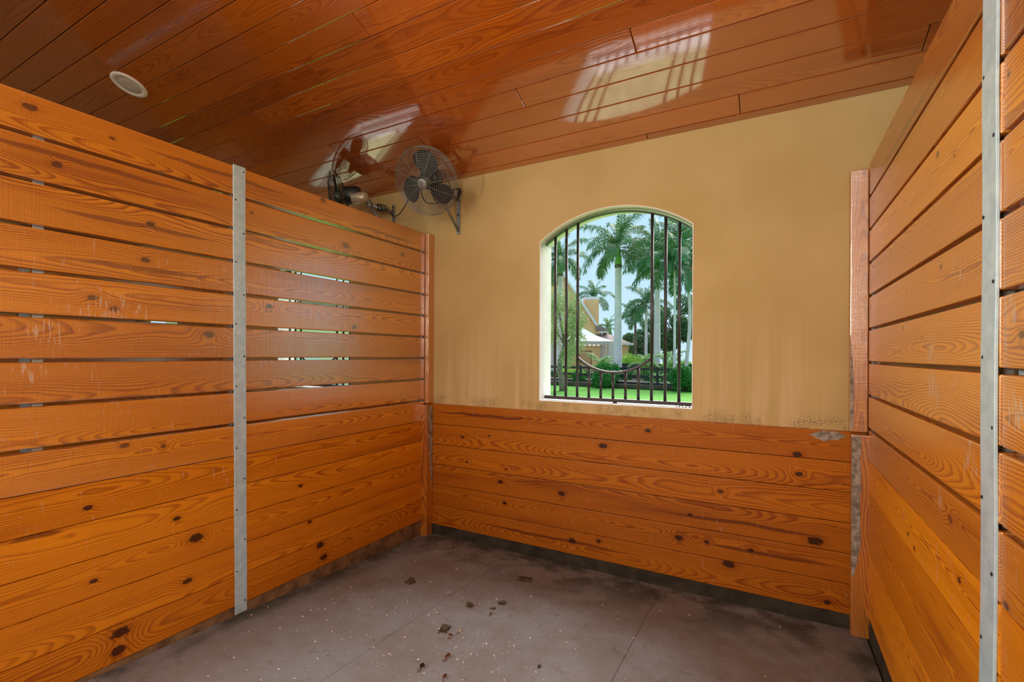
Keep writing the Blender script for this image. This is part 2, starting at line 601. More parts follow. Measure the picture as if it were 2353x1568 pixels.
def grille(k, label):
    """iron bars in one opening: arch rail, bottom rail, U rail and eleven uprights"""
    cx = (WX0 + WX1) / 2 + k * PITCH
    g = empty('window_grille', (cx, GY, SILL))
    tag(g, label, 'window bars', 'iron grilles of the stall windows')
    zr = 1.128 - SILL
    bm = bmesh.new()
    pts = []
    r = RA - 0.012
    a0 = math.asin((HW - 0.006) / RA)
    for i in range(25):
        a = -a0 + 2 * a0 * i / 24
        pts.append((r * math.sin(a), 0, PEAK - RA + r * math.cos(a) - SILL))
    rings = [[bm.verts.new((x, s * 0.016, z + dz)) for s, dz in ((-1, 0), (1, 0), (1, -0.010), (-1, -0.010))] for x, _, z in pts]
    for A, B in zip(rings, rings[1:]):
        for j in range(4):
            bm.faces.new((A[j], A[(j + 1) % 4], B[(j + 1) % 4], B[j]))
    bm.faces.new(rings[0]); bm.faces.new(rings[-1][::-1])
    finish(bm, 'arch_rail', IRON, g)
    bm = bmesh.new()
    box(bm, (0, 0, zr), (2 * HW - 0.016, 0.03, 0.026), 0.005, 2)
    finish(bm, 'bottom_rail', IRON, g)
    # U rail between the third and the ninth bar
    x3 = 0.272
    sag = 0.109
    RU = (x3 * x3 + sag * sag) / (2 * sag)
    zb = 1.325 - SILL
    aU = math.asin(x3 / RU)
    bm = bmesh.new()
    tube(bm, [(RU * math.sin(-aU + 2 * aU * i / 20), 0, zb + RU - RU * math.cos(-aU + 2 * aU * i / 20)) for i in range(21)], 0.0108, 8)
    finish(bm, 'dipped_rail', IRON, g, True)
    for i in range(11):
        x = (i - 5) * 0.0906
        if 3 <= i <= 7:
            top = zb + RU - math.sqrt(RU * RU - x * x)
        else:
            top = PEAK - RA + math.sqrt((RA - 0.014) ** 2 - x * x) - SILL
        bm = bmesh.new()
        tube(bm, [(x, 0, zr), (x, 0, top)], 0.0108, 8)
        finish(bm, 'bar', IRON, g, True)
    return g


g1 = grille(0, 'dark iron window bars with a U-shaped dip above the plank wainscot')
bm = bmesh.new()                       # little chain and hook at the right end of the bottom rail
for i in range(5):
    c = Vector((HW - 0.012 - 0.021 * i, -0.021, 0.003 + 0.004 * ((i + 1) % 2)))
    tube(bm, [c + Vector((0.013 * math.cos(t), 0.004 * math.sin(t) * (i % 2), 0.007 * math.sin(t))) for t in [2 * math.pi * j / 10 for j in range(10)]], 0.0022, 5, True)
finish(bm, 'chain', IRON, g1, True)
bm = bmesh.new()
box(bm, (0.02, -0.017, 0.004), (0.03, 0.008, 0.012), 0.002)
finish(bm, 'latch', IRON, g1)
grille(-1, 'dark iron window bars glimpsed through the gaps of the left partition')
grille(1, 'dark iron window bars beyond the right partition')

# ------------------------------------------------------------------ wainscot
KB = [(-0.73, .946, .0175), (-1.04, .814, .0275), (.13, .876, .0229), (-2.23, .771, .0143), (-1.98, .804, .0104), (-2.19, .572, .0107), (-1.82, .556, .0102),
      (-1.87, .451, .0205), (-1.83, .289, .017), (-1.35, .433, .0255), (-.28, .601, .0136), (.14, .763, .0178), (.22, .388, .035), (-.53, .264, .0255),
      (-.23, .158, .0324), (-.08, .105, .0105), (.28, .051, .0173), (-.36, .273, .0138), (-.11, .267, .0159), (-.79, .12, .0147), (-1.07, .139, .0184), (-1.27, .102, .0252), (-.46, .425, .014)]
SB = [(-2.57, .97, -1.46, .95), (-.7, .41, .38, .43), (-.45, .26, .38, .26), (-2.2, .05, -.69, .14)]


def pick(kn, st, c, z, w):
    ks = sorted([k for k in kn if abs(k[1] - z) < w / 2], key=lambda k: -k[2])[:4]
    ss = [s for s in st if abs((s[1] + s[3]) / 2 - z) < w / 2][:2]
    return [(k[0] - c, k[1] - z, k[2]) for k in ks], [((s[0] + s[2]) / 2 - c, (s[1] + s[3]) / 2 - z, abs(s[2] - s[0]) / 2) for s in ss]


WB = 0.1708


def wainscot(kk, knots, streaks):
    c = (XL + XR) / 2 + kk * PITCH
    L = XR - XL - 0.004
    for i in range(6):
        z = 1.030 - WB * (i + 0.5)
        ks, ss = pick(knots, streaks, c, z, WB)
        plank(wall_back, (c, D + TH / 2 - YS - 0.004, z), L, WB - 0.0032, TH - 0.008, RB, LOWWOOD, 0.004, ks, ss, scuff=0.25, tone=random.uniform(-1.35, -0.6))  # darker, redder tone paints the shade into the wainscot boards
    # dark sill beam the planks stand on, set back a little
    bm = bmesh.new()
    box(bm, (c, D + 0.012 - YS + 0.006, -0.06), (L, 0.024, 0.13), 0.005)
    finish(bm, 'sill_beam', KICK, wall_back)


wainscot(0, KB, SB)
wainscot(-1, (), ())
wainscot(1, (), ())

# ------------------------------------------------------------------ side partitions
KL = [(.74, 2.428, .0208), (1.01, 2.412, .0098), (1.16, 2.064, .0166), (.82, 2.228, .018), (1.14, 1.889, .0164), (1.43, 1.549, .0251), (.94, 1.691, .0171), (1.02, 1.647, .0177),
      (1.31, 1.722, .0132), (.73, 1.675, .0086), (1.06, 1.025, .0159), (1.22, .995, .0127), (.93, .777, .0151), (1.28, .625, .0152), (1.37, .498, .0314), (1.33, .294, .0199),
      (1.32, .144, .022), (1.05, .176, .0337), (1.04, .098, .0277), (.95, .451, .0133), (2.15, 2.463, .02), (2.34, 2.202, .0272), (2.92, 2.249, .0209), (1.77, 1.727, .0205),
      (2.13, 1.688, .0171), (2.42, 1.641, .0216), (1.99, .62, .0137), (2.14, .193, .0257), (2.17, .105, .026), (2.33, .079, .0241), (2.06, .37, .014), (1.66, 2.249, .0099)]
SL = [(1.06, 2.4, 1.98, 2.43), (.40, 2.26, 1.47, 2.27), (.72, 2.04, 1.55, 2.05), (.76, 1.83, 1.55, 1.86), (.66, .67, .87, .75), (2.35, 2.36, 3.15, 2.37)]
KR = [(1.84, .975, .0178), (1.76, .828, .0121), (2.33, .772, .01), (2.24, .747, .0096), (1.94, 1.73, .0108), (2.43, 1.566, .0087), (2.15, 1.52, .0061), (1.39, 1.497, .0127),
      (1.46, .894, .0155), (1.98, 2.096, .0125), (1.46, 2.081, .0077), (1.82, 2.033, .0063)]
SR = [(3.1, 2.36, 1.88, 2.36)]


def rows(top):
    """(z centre, width) of every plank: nine spaced ones, then six tight ones"""
    gaps = [2.318 - 0.18 * i for i in range(8)]
    out = []
    hi = top
    for gz in gaps:
        lo = gz + 0.0075
        out.append(((hi + lo) / 2, hi - lo))
        hi = gz - 0.0075
    step = (hi - 0.048) / 6
    for i in range(6):
        out.append((hi - step * (i + 0.5), step - 0.0032))
    return out


Y0, Y1 = -0.60, 3.196


def partition(name, x, face, top, kn, st, label, split=None, scuff=0.6, rubs=()):
    """x: face seen from this stall; face=+1 when that face looks to +X"""
    w = empty(name, (x, 0, 0))
    tag(w, label, None, None, 'structure')
    xc = -face * TH / 2
    for i, (z, wd) in enumerate(rows(top)):
        segs = [(Y0, Y1)] if split is None else [(Y0, split - 0.004), (split + 0.004, Y1)]
        for a, b in segs:
            c = (a + b) / 2
            ks, ss = pick(kn, st, c, z, wd)
            ks = [q for q in ks if abs(q[0]) < (b - a) / 2]
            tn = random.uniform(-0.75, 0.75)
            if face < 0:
                tn += 0.75 if i > 1 else -0.55  # right wall boards below the top rows lightened in place of more light
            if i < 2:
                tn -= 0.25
            plank(w, (xc, c, z), b - a, wd, TH, RX, WALLWOOD if i < 9 else LOWWOOD, 0.0055 if i < 9 else 0.004, ks, ss,
                  scuff=(scuff if 3 <= i <= 9 else 0.18) * random.uniform(0.5, 1.2), tone=tn, rub=next(((q[0] - c, q[1] - z, q[2]) for q in rubs if abs(q[1] - z) < wd / 2 and a < q[0] < b), None))
    bm = bmesh.new()
    n = 24
    ys = [Y0 + (Y1 + 0.03 - Y0) * i / n for i in range(n + 1)]
    lo = lambda y: floor_z(y) - 0.03
    rings = [[bm.verts.new((sx, y, zz)) for sx, zz in ((-0.021, lo(y)), (0.021, lo(y)), (0.021, 0.047), (-0.021, 0.047))] for y in ys]
    for A, B in zip(rings, rings[1:]):
        for j in range(4):
            bm.faces.new((A[j], B[j], B[(j + 1) % 4], A[(j + 1) % 4]))
    bm.faces.new(rings[0]); bm.faces.new(rings[-1][::-1])
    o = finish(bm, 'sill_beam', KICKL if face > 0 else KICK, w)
    o.location = (xc - face * 0.004, 0, 0)
    return w


wall_left = partition('wall_left', XL, 1, 2.482, KL, SL, 'left partition of varnished pine planks with open gaps between the upper ones',
                      rubs=((1.00, 1.618, 0.13), (0.80, 1.54, 0.06), (0.74, 1.36, 0.05)))
wall_right = partition('wall_right', XR, -1, 2.500, KR, SR, 'right partition of varnished pine planks running out of the frame', split=1.492,
                       rubs=((2.03, 1.455, 0.075), (2.02, 1.345, 0.085), (1.80, 1.69, 0.07), (1.68, 1.18, 0.06), (1.44, 1.55, 0.05), (1.42, 1.33, 0.05), (1.95, 1.0, 0.05)))


def strap(parent, px, y0, y1, z0, z1, x, th, lean=0.0, screws=True, facing=1, label=None):
    """flat galvanised bar with countersunk screws in a zigzag"""
    bm = bmesh.new()
    wd = y1 - y0
    n = 12
    rings = []
    for i in range(n + 1):
        z = z0 + (z1 - z0) * i / n
        dy = lean * (z - z0)
        wob = 0.0012 * math.sin(i * 1.7)
        rings.append([(x - facing * 0.0 + wob, y0 + dy, z), (x + wob, y1 + dy, z), (x + facing * th + wob, y1 + dy, z), (x + facing * th + wob, y0 + dy, z)])
    V = [[bm.verts.new(p) for p in r] for r in rings]
    for A, B in zip(V, V[1:]):
        for j in range(4):
            bm.faces.new((A[j], A[(j + 1) % 4], B[(j + 1) % 4], B[j]))
    bm.faces.new(V[0][::-1]); bm.faces.new(V[-1])
    bmesh.ops.recalc_face_normals(bm, faces=bm.faces)
    es = [e for e in bm.edges if abs((e.verts[0].co - e.verts[1].co).z) > 0.05]
    bmesh.ops.bevel(bm, geom=es, offset=0.0012, segments=1, affect='EDGES')
    o = finish(bm, 'metal_strap', STEEL, parent)
    if label:
        o['label'] = label
    if screws:
        me = None
        z = z0 + 0.06
        i = 0
        while z < z1 - 0.02:
            if me is None:
                b2 = bmesh.new()
                lathe(b2, [(0.0045, 0.0), (0.0048, 0.0012), (0.003, 0.0018)], 10, Matrix.Rotation(math.pi / 2 * facing, 4, 'Y'))
                me = bpy.data.meshes.new('screw')
                b2.to_mesh(me); b2.free()
            s = link('screw', me, o, SCREW)
            yy = (y0 + 0.012 if i % 2 else y1 - 0.012) + lean * (z - z0)
            s.location = (x + facing * (th + 0.0002), yy, z)
            z += 0.1775 if i % 2 == 0 else 0.165
            i += 1
    return o


strap(wall_left, 0, 1.559 + 0.014, 1.628 + 0.014, 0.004, 2.488, 0.0, 0.005, lean=-0.009, label='upright galvanised strap with screws across the left planks')
strap(wall_left, 0, 1.560, 1.632, 0.05, 2.48, -TH - 0.006, 0.006, screws=False)
strap(wall_left, 0, 0.762, 0.796, 0.05, 2.48, -TH - 0.008, 0.006, screws=False)
strap(wall_right, 0, 1.503, 1.588, 0.02, 2.495, 0.0, 0.007, facing=-1, label='upright galvanised strap with screws across the right planks')
strap(wall_right, 0, 1.500, 1.585, 0.05, 2.48, TH + 0.007, 0.007, screws=False, facing=-1)

# dark spacers between the spaced planks, at strap and posts
def spacers(parent, ycs, xc):
    me = None
    for gz in [2.318 - 0.18 * i for i in range(8)]:
        for yc in ycs:
            if me is None:
                bm = bmesh.new()
                box(bm, (0, 0, 0), (0.020, 0.05, 0.0150), 0.001)
                me = bpy.data.meshes.new('spacer'); bm.to_mesh(me); bm.free()
            s = link('spacer', me, parent, GREYM)
            s.location = (xc, yc, gz)


spacers(wall_left, (1.575, 3.175), -TH / 2)
spacers(wall_right, (1.545, 3.175), TH / 2)


# corner posts: an upper one on the stucco and a lower, thicker one in front of the wainscot
def worn_patch(bm, pts, normal, th=0.003):
    """raised strip of bare wood: outline in the plane of a post face"""
    n = Vector(normal)
    A = [bm.verts.new(Vector(p)) for p in pts]
    B = [bm.verts.new(Vector(p) + n * th) for p in pts]
    k = len(pts)
    bm.faces.new(B)
    for i in range(k):
        bm.faces.new((A[i], A[(i + 1) % k], B[(i + 1) % k], B[i]))


def post(parent, x0, x1, y0, y1, z0, z1, tone=0.0, name='corner_post'):
    c = ((x0 + x1) / 2, (y0 + y1) / 2, (z0 + z1) / 2)
    R = Matrix(((0, 1, 0), (0, 0, -1), (-1, 0, 0)))   # local x -> -Z, y -> X, z -> -Y
    o = plank(parent, Vector(c) - parent.location, z1 - z0, x1 - x0, y1 - y0, R, WALLWOOD, 0.005, tone=tone, name=name, scuff=0.3)
    return o


post(wall_left, XL - 0.001, XL + 0.040, 3.200, YS - 0.001, 1.034, 2.480, -0.2)
post(wall_left, XL - 0.001, XL + 0.062, 3.155, D - 0.002, -0.078, 1.022, -0.8)
post(wall_right, 0.377, XR + 0.001, 3.212, YS - 0.001, 1.034, 2.480, -0.6)
post(wall_right, 0.382, XR + 0.008, 3.178, D - 0.002, -0.078, 1.022, -0.6)
bm = bmesh.new()
rr = random.Random(4)
L_, R_ = [], []
for i in range(25):
    t = i / 24
    z = 0.25 + 0.765 * t
    wmax = 0.040 * min(1.0, 0.35 + t * 3.2)
    R_.append((0.3825 + wmax + rr.uniform(-.003, .003), 3.1785, z))
    L_.append((0.3825, 3.1785, z))
worn_patch(bm, [Vector(p) - wall_right.location for p in R_ + L_[::-1]], (0, -1, 0))
o = finish(bm, 'worn_edge', WORN, wall_right)
o['label'] = 'grey bare wood edge chewed out of the lower corner post'
bm = bmesh.new()
L_, R_ = [], []
for i in range(25):
    t = i / 24
    z = 1.05 + 0.52 * t
    wmax = 0.022 * math.sin(math.pi * min(1, 0.15 + t * 0.85)) ** 0.6 * (1 - 0.5 * t)
    R_.append((0.3775 + wmax + rr.uniform(-.002, .002), 3.2125, z))
    L_.append((0.3775, 3.2125, z))
worn_patch(bm, [Vector(p) - wall_right.location for p in R_ + L_[::-1]], (0, -1, 0))
finish(bm, 'worn_edge', WORN, wall_right)
bm = bmesh.new()
L_, R_ = [], []
for i in range(25):
    t = i / 24
    z = 0.33 + 0.68 * t
    w0 = 0.052 * min(1.0, 0.1 + t * 1.6)
    R_.append((XL + 0.0615, 3.160 + 0.07 - w0 + rr.uniform(-.003, .003), z))
    L_.append((XL + 0.0615, 3.160 + 0.07, z))
worn_patch(bm, [Vector(p) - wall_left.location for p in L_[::-1] + R_], (1, 0, 0), 0.002)
o = finish(bm, 'worn_edge', WORN, wall_left)
o['label'] = 'grey bare wood edge worn into the lower corner post'
# chewed grey patch on the top plank of the wainscot by the right post
bm = bmesh.new()
ring = []
for i in range(18):
    a = 2 * math.pi * i / 18
    ring.append((0.275 + 0.085 * math.cos(a) * rr.uniform(.8, 1.1), D - 0.0005 - YS, 0.998 + 0.03 * math.sin(a) * rr.uniform(.75, 1.1)))
worn_patch(bm, ring, (0, -1, 0), 0.002)
o = finish(bm, 'worn_patch', WORN, wall_back)
o['label'] = 'grey chewed patch on the top plank by the right post'


def copy_tree(o, parent=None, dx=0.0):
    c = o.copy()
    COL.objects.link(c)
    if parent is not None:
        c.parent = parent
    for ch in o.children:
        copy_tree(ch, c)
    if parent is None:
        c.location.x += dx
    return c


far = copy_tree(wall_left, None, -PITCH)
far.name = 'wall_far_left'
far['label'] = 'next plank partition glimpsed through the gaps on the left'
far = copy_tree(wall_right, None, PITCH)
far.name = 'wall_far_right'
far['label'] = 'next plank partition glimpsed through the gaps on the right'

# ------------------------------------------------------------------ ceiling
ceiling = empty('ceiling', (0, YS, 2.913))
tag(ceiling, 'sloping tongue and groove ceiling of glossy reddish pine boards', None, None, 'structure')
SA = math.atan(K)
# local x -> X, local y -> down the slope (+Y, -Z), local z -> up, away from the room
vy = Vector((0, math.cos(SA), -math.sin(SA)))
vz = Vector((1, 0, 0)).cross(vy)
RC = Matrix(((1, vy.x, vz.x), (0, vy.y, vz.y), (0, vy.z, vz.z)))
JOINTS = {-1: [-0.179], 0: [0.651], 1: [-2.333], 3: [-0.667], 2: [-1.428, -3.132], 4: [-3.951], 5: [-3.44], 6: [-2.642], 7: [-2.085], 9: [-4.407], 10: [-3.085], 12: [-4.99], 13: [-4.41]}
cx0, cx1 = -9.0, 4.6
bt = 0.018
rj = random.Random(11)
for n in range(-2, 38):
    ya = 3.074 - 0.1452 * n                      # lower (nearer the back wall) edge
    yb = ya - 0.1452
    if n == -2:
        ya = 3.274
        yb = 3.2192
    js = list(JOINTS.get(n, []))
    x = min(js) if js else rj.uniform(-8, -5)
    while x - 4.2 > cx0:
        x -= rj.uniform(3.0, 4.6); js.append(x)
    x = max(js) if js else rj.uniform(-6, -5)
    if not js:
        js.append(x)
    while True:
        x += rj.uniform(3.4, 4.8)
        if x > cx1 - 0.3:
            break
        if not (-1 <= n <= 13 and -4.2 < x < 0.75):
            js.append(x)
    js = sorted(j for j in js if cx0 + 0.2 < j < cx1 - 0.2)
    ed = [cx0] + js + [cx1]
    for a, b in zip(ed, ed[1:]):
        ym = (ya + yb) / 2
        w = (ya - yb) / math.cos(SA)
        zm = ceil_z(ym)
        c = Vector(((a + b) / 2, ym, zm)) + vz * (bt / 2)
        kk = []
        if rj.random() < 0.4:
            kk.append((rj.uniform(-(b - a) / 2, (b - a) / 2), rj.uniform(-0.04, 0.04), rj.uniform(0.006, 0.011)))
        plank(ceiling, c - ceiling.location, b - a - 0.0035, w - 0.003, bt, RC, CEILWOOD, 0.0045, kk, tone=rj.uniform(-0.8, 0.6), name='ceiling_board')
bm = bmesh.new()
yr = 3.074 - 0.1452 * 38
box(bm, (0, 0, 0), (cx1 - cx0, (YO + 0.35 - yr) / math.cos(SA), 0.10))
o = finish(bm, 'roof_deck', simple('grey_roof_deck', (0.35, 0.30, 0.25), 0.8, noise=4, amount=0.2), ceiling)
ym = (YO + 0.35 + yr) / 2
o.matrix_local = Matrix.Translation(Vector(((cx0 + cx1) / 2, ym, ceil_z(ym))) + vz * (bt + 0.055) - ceiling.location) @ RC.to_4x4()

# ------------------------------------------------------------------ floor of rubber mats
floor = empty('floor', (0, 0, 0))
tag(floor, 'dusty rubber mat floor of the stall, damp along the walls, with shade painted in at the back', None, None, 'structure')


def mat_piece(x0, x1, y0, y1, seed):
    rr = random.Random(seed)
    bm = bmesh.new()
    nx, ny = max(2, int((x1 - x0) / 0.09)), max(2, int((y1 - y0) / 0.09))
    g = 0.0012
    grid = []
    for j in range(ny + 1):
        row = []
        for i in range(nx + 1):
            x = x0 + g + (x1 - x0 - 2 * g) * i / nx
            y = y0 + g + (y1 - y0 - 2 * g) * j / ny
            edge = (i in (0, nx)) or (j in (0, ny))
            z = floor_z(y) - (0.0015 if edge else 0.0) + 0.0018 * math.sin(3.1 * x + 1.7 * y + seed) * (0 if edge else 1)
            row.append(bm.verts.new((x, y, z)))
        grid.append(row)
    for j in range(ny):
        for i in range(nx):
            bm.faces.new((grid[j][i], grid[j][i + 1], grid[j + 1][i + 1], grid[j + 1][i]))
    bd = [grid[0][i] for i in range(nx + 1)] + [grid[j][nx] for j in range(1, ny + 1)] + [grid[ny][i] for i in range(nx - 1, -1, -1)] + [grid[j][0] for j in range(ny - 1, 0, -1)]
    lo = [bm.verts.new((v.co.x, v.co.y, v.co.z - 0.02)) for v in bd]
    for i in range(len(bd)):
        k2 = (i + 1) % len(bd)
        bm.faces.new((bd[k2], bd[i], lo[i], lo[k2]))
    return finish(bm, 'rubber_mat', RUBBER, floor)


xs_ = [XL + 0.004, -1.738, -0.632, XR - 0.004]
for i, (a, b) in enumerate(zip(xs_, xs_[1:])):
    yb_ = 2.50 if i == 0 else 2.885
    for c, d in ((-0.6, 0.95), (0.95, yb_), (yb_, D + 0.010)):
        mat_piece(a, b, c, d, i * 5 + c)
bm = bmesh.new()
ring = [(-9.0, -0.62), (4.6, -0.62), (4.6, YO), (-9.0, YO)]
V = [bm.verts.new((x, y, floor_z(y) - 0.024)) for x, y in ring]
V2 = [bm.verts.new((x, y, floor_z(y) - 0.12)) for x, y in ring]
bm.faces.new(V); bm.faces.new(V2[::-1])
for i in range(4):
    bm.faces.new((V[(i + 1) % 4], V[i], V2[i], V2[(i + 1) % 4]))
finish(bm, 'slab', simple('dusty_concrete', (0.17, 0.145, 0.12), 0.85, noise=5, amount=0.3), floor)

# ------------------------------------------------------------------ recessed light in the ceiling
rl = empty('recessed_light', (-4.18, 1.723, ceil_z(1.723)))
rl.rotation_euler = RC.to_4x4().to_euler()
tag(rl, 'round white recessed light in the sloping ceiling above the left partition', 'light')
bm = bmesh.new()
lathe(bm, [(0.115, 0.004), (0.115, -0.004), (0.108, -0.009), (0.085, -0.009), (0.078, -0.002)], 40)
finish(bm, 'trim_ring', PLAST, rl, True)
bm = bmesh.new()
lathe(bm, [(0.080, -0.0015), (0.078, -0.004), (0.04, -0.0055), (0.001, -0.006)], 40)
finish(bm, 'lens', LENS, rl, True)

# ------------------------------------------------------------------ wall fans
def axis_matrix(c, axis, roll=0.0):
    z = Vector(axis).normalized()
    x = Vector((0, 0, 1)).cross(z).normalized()
    y = z.cross(x)
    M = Matrix(((x.x, y.x, z.x, c[0]), (x.y, y.y, z.y, c[1]), (x.z, y.z, z.z, c[2]), (0, 0, 0, 1)))
    return M @ Matrix.Rotation(roll, 4, 'Z')


def wall_fan(label, anchor, arm_end, centre, axis, R, guard_mat, motor_mat, cap):
    f = empty('wall_fan', anchor)
    tag(f, label, 'fan', 'oscillating fans bracketed to the stucco wall')
    A0 = Vector(anchor)
    inv = Matrix.Translation(-A0)
    M = inv @ axis_matrix(centre, axis)
    # plate on the wall
    bm = bmesh.new()
    box(bm, (0, -0.006, -0.11), (0.034, 0.010, 0.36), 0.002)
    finish(bm, 'wall_plate', GREYM, f)
    for dz in (0.045, -0.13, -0.265):
        bm = bmesh.new()
        lathe(bm, [(0.008, 0.0), (0.008, 0.005), (0.004, 0.007)], 8, Matrix.Translation((0, -0.011, dz)) @ Matrix.Rotation(math.pi / 2, 4, 'X'))
        finish(bm, 'bolt', SCREW, f, True)
    E = inv @ Vector(arm_end)
    bm = bmesh.new()
    tube(bm, [Vector((0, -0.008, 0.0)), E], 0.014, 10)
    finish(bm, 'arm', GREYM, f, True)
    bm = bmesh.new()
    tube(bm, [Vector((0, -0.012, -0.255)), E + Vector((0.0, 0.012, -0.006))], 0.011, 8)
    finish(bm, 'brace', GREYM, f, True)
    # yoke from the arm to the motor
    rear = M @ Vector((0, 0, -0.13))
    bm = bmesh.new()
    tube(bm, [E + Vector((0, 0, -0.012)), E + Vector((0, 0, 0.03)), rear + Vector((0, 0, -0.06)), rear], [0.020, 0.020, 0.016, 0.016], 10)
    box(bm, E, (0.045, 0.05, 0.04), 0.008)
    finish(bm, 'yoke', GREYM, f, True)
    bm = bmesh.new()
    lathe(bm, [(0.02, -0.20), (0.05, -0.195), (0.068, -0.17), (0.076, -0.13), (0.076, -0.065), (0.066, -0.045), (0.03, -0.04)], 28, M)
    mo = finish(bm, 'motor', motor_mat, f, True)
    bm = bmesh.new()
    if cap:
        lathe(bm, [(0.052, -0.10), (0.052, -0.205), (0.046, -0.235), (0.025, -0.250), (0.004, -0.254)], 24, M @ Matrix.Translation((0.035, -0.045, 0.0)))
        finish(bm, 'motor_cap', CAPM, mo, True)
    else:
        for k in range(10):
            a = 2 * math.pi * k / 10
            bm = bmesh.new()
            box(bm, (0, 0, 0), (0.004, 0.012, 0.07), 0.0, 1, None)
            bmesh.ops.transform(bm, matrix=M @ Matrix.Rotation(a, 4, 'Z') @ Matrix.Translation((0, 0.080, -0.10)), verts=bm.verts[:])
            finish(bm, 'cooling_fin', motor_mat, mo)
    # blades
    bm = bmesh.new()
    lathe(bm, [(0.045, -0.03), (0.045, 0.02), (0.038, 0.034), (0.012, 0.042)], 24, M)
    finish(bm, 'hub', BLADE, f, True)
    for k in range(3):
        bm = bmesh.new()
        nu, nv = 8, 7
        g = []
        for i in range(nu + 1):
            u = i / nu
            r = 0.035 + (R * 0.90 - 0.035) * u
            half = (0.22 + 0.42 * math.sin(math.pi * min(1.0, 0.15 + 0.72 * u)))
            row = []
            for j in range(nv + 1):
                v = j / nv * 2 - 1
                a = half * v + 0.35 * u + 1.05
                rr_ = r * (1 - 0.10 * v * v * u)
                row.append(M @ Vector((rr_ * math.cos(a + k * 2.0944), rr_ * math.sin(a + k * 2.0944), 0.022 * v * (1 - 0.4 * u))))
            g.append([bm.verts.new(p) for p in row])
        for i in range(nu):
            for j in range(nv):
                bm.faces.new((g[i][j], g[i + 1][j], g[i + 1][j + 1], g[i][j + 1]))
        bmesh.ops.solidify(bm, geom=list(bm.faces), thickness=0.0015)
        finish(bm, 'blade', BLADE, f, True)
    # wire guards
    for side, name in ((1, 'front_guard'), (-1, 'rear_guard')):
        bm = bmesh.new()
        prof = lambda q: side * (0.018 + 0.055 * (1 - q ** 2.4))
        nr = 15 if side > 0 else 11
        for i in range(nr):
            q = (0.16 if side > 0 else 0.34) + (1.0 - (0.16 if side > 0 else 0.34)) * i / (nr - 1)
            pts = [M @ Vector((R * q * math.cos(t), R * q * math.sin(t), prof(q))) for t in [2 * math.pi * j / 36 for j in range(36)]]
            tube(bm, pts, 0.0030 if i == nr - 1 else 0.0013, 4, True)
        for k in range(12):
            a = 2 * math.pi * k / 12
            pts = [M @ Vector((R * q * math.cos(a), R * q * math.sin(a), prof(q))) for q in [0.16 + 0.84 * j / 6 for j in range(7)]]
            tube(bm, pts, 0.0016, 4)
        if side > 0:
            lathe(bm, [(0.042, 0.068), (0.042, 0.076), (0.03, 0.08)], 20, M)
        finish(bm, name, guard_mat, f, True)
    return f, M


f1, M1 = wall_fan('large grey fan in a wire guard bracketed to the ochre wall', (-2.305, YS, 2.745), (-2.352, 3.055, 2.745), (-2.335, 2.885, 2.775), (0.10, -0.80, -0.50), 0.255, GREYM, DARKM, False)
f2, M2 = wall_fan('smaller dark fan half hidden behind the top of the left partition', (-3.02, YS, 2.735), (-3.12, 3.075, 2.765), (-3.320, 2.905, 2.818), (-0.72, -0.66, -0.22), 0.216, DARKM, DARKM, True)

bm = bmesh.new()                       # cord coil hung on the first fan's bracket
A0 = Vector((-2.305, YS, 2.745))
pts = []
for i in range(70):
    t = i / 69 * 2 * math.pi * 3.2
    pts.append(Vector((0.005 + 0.042 * math.cos(t), -0.075 + 0.0006 * i, 0.030 + 0.034 * math.sin(t) + 0.0003 * i)))
tube(bm, pts, 0.0042, 6)
tube(bm, [Vector((-0.035, -0.06, 0.04)), Vector((-0.03, -0.10, 0.12)), Vector((-0.04, -0.16, 0.20)), Vector((-0.045, -0.22, 0.17))], 0.0042, 6)
finish(bm, 'power_cord', CORDM, f1, True)

def smooth_path(p, n=3):
    for _ in range(n):
        q = [p[0]]
        for a, b in zip(p, p[1:]):
            q += [a.lerp(b, 0.25), a.lerp(b, 0.75)]
        p = q + [p[-1]]
    return p


bm = bmesh.new()                       # sagging cord from one fan to the other
P0, P1 = Vector((-3.02, 3.235, 2.712)), Vector((-2.47, 2.99, 2.90))
pts = []
for i in range(21):
    t = i / 20
    p = P0.lerp(P1, t)
    p.z -= 0.30 * t * (1 - t) * (1.25 - t) * 1.6
    pts.append(p)
tube(bm, pts, 0.0045, 6)
tag(finish(bm, 'power_cord', CORDM, None, True), 'black power cord sagging between the two wall fans', 'cord')
bm = bmesh.new()
pts = [Vector((-2.47, 2.99, 2.90)), Vector((-2.47, 2.985, 2.79)), Vector((-2.455, 2.98, 2.70)), Vector((-2.41, 2.99, 2.645)), Vector((-2.34, 3.04, 2.655)), Vector((-2.30, 3.15, 2.72))]
tube(bm, smooth_path(pts), 0.0042, 6)
tag(finish(bm, 'power_cord', CORDM, None, True), 'black power cord looping down in front of the large wall fan', 'cord')
bm = bmesh.new()                       # bundle of cord tied to the second fan's arm
rb = random.Random(2)
for k in range(4):
    c = Vector((-3.05 - 0.012 * k, 3.17 - 0.012 * k, 2.755))
    tube(bm, [c + Vector((0.03 * math.cos(t), 0.022 * math.cos(t + k), 0.026 * math.sin(t))) for t in [2 * math.pi * j / 14 for j in range(14)]], 0.0045, 5, True)
o = finish(bm, 'power_cord', CORDM, f2, True)
o.location = -Vector((-3.02, YS, 2.735))

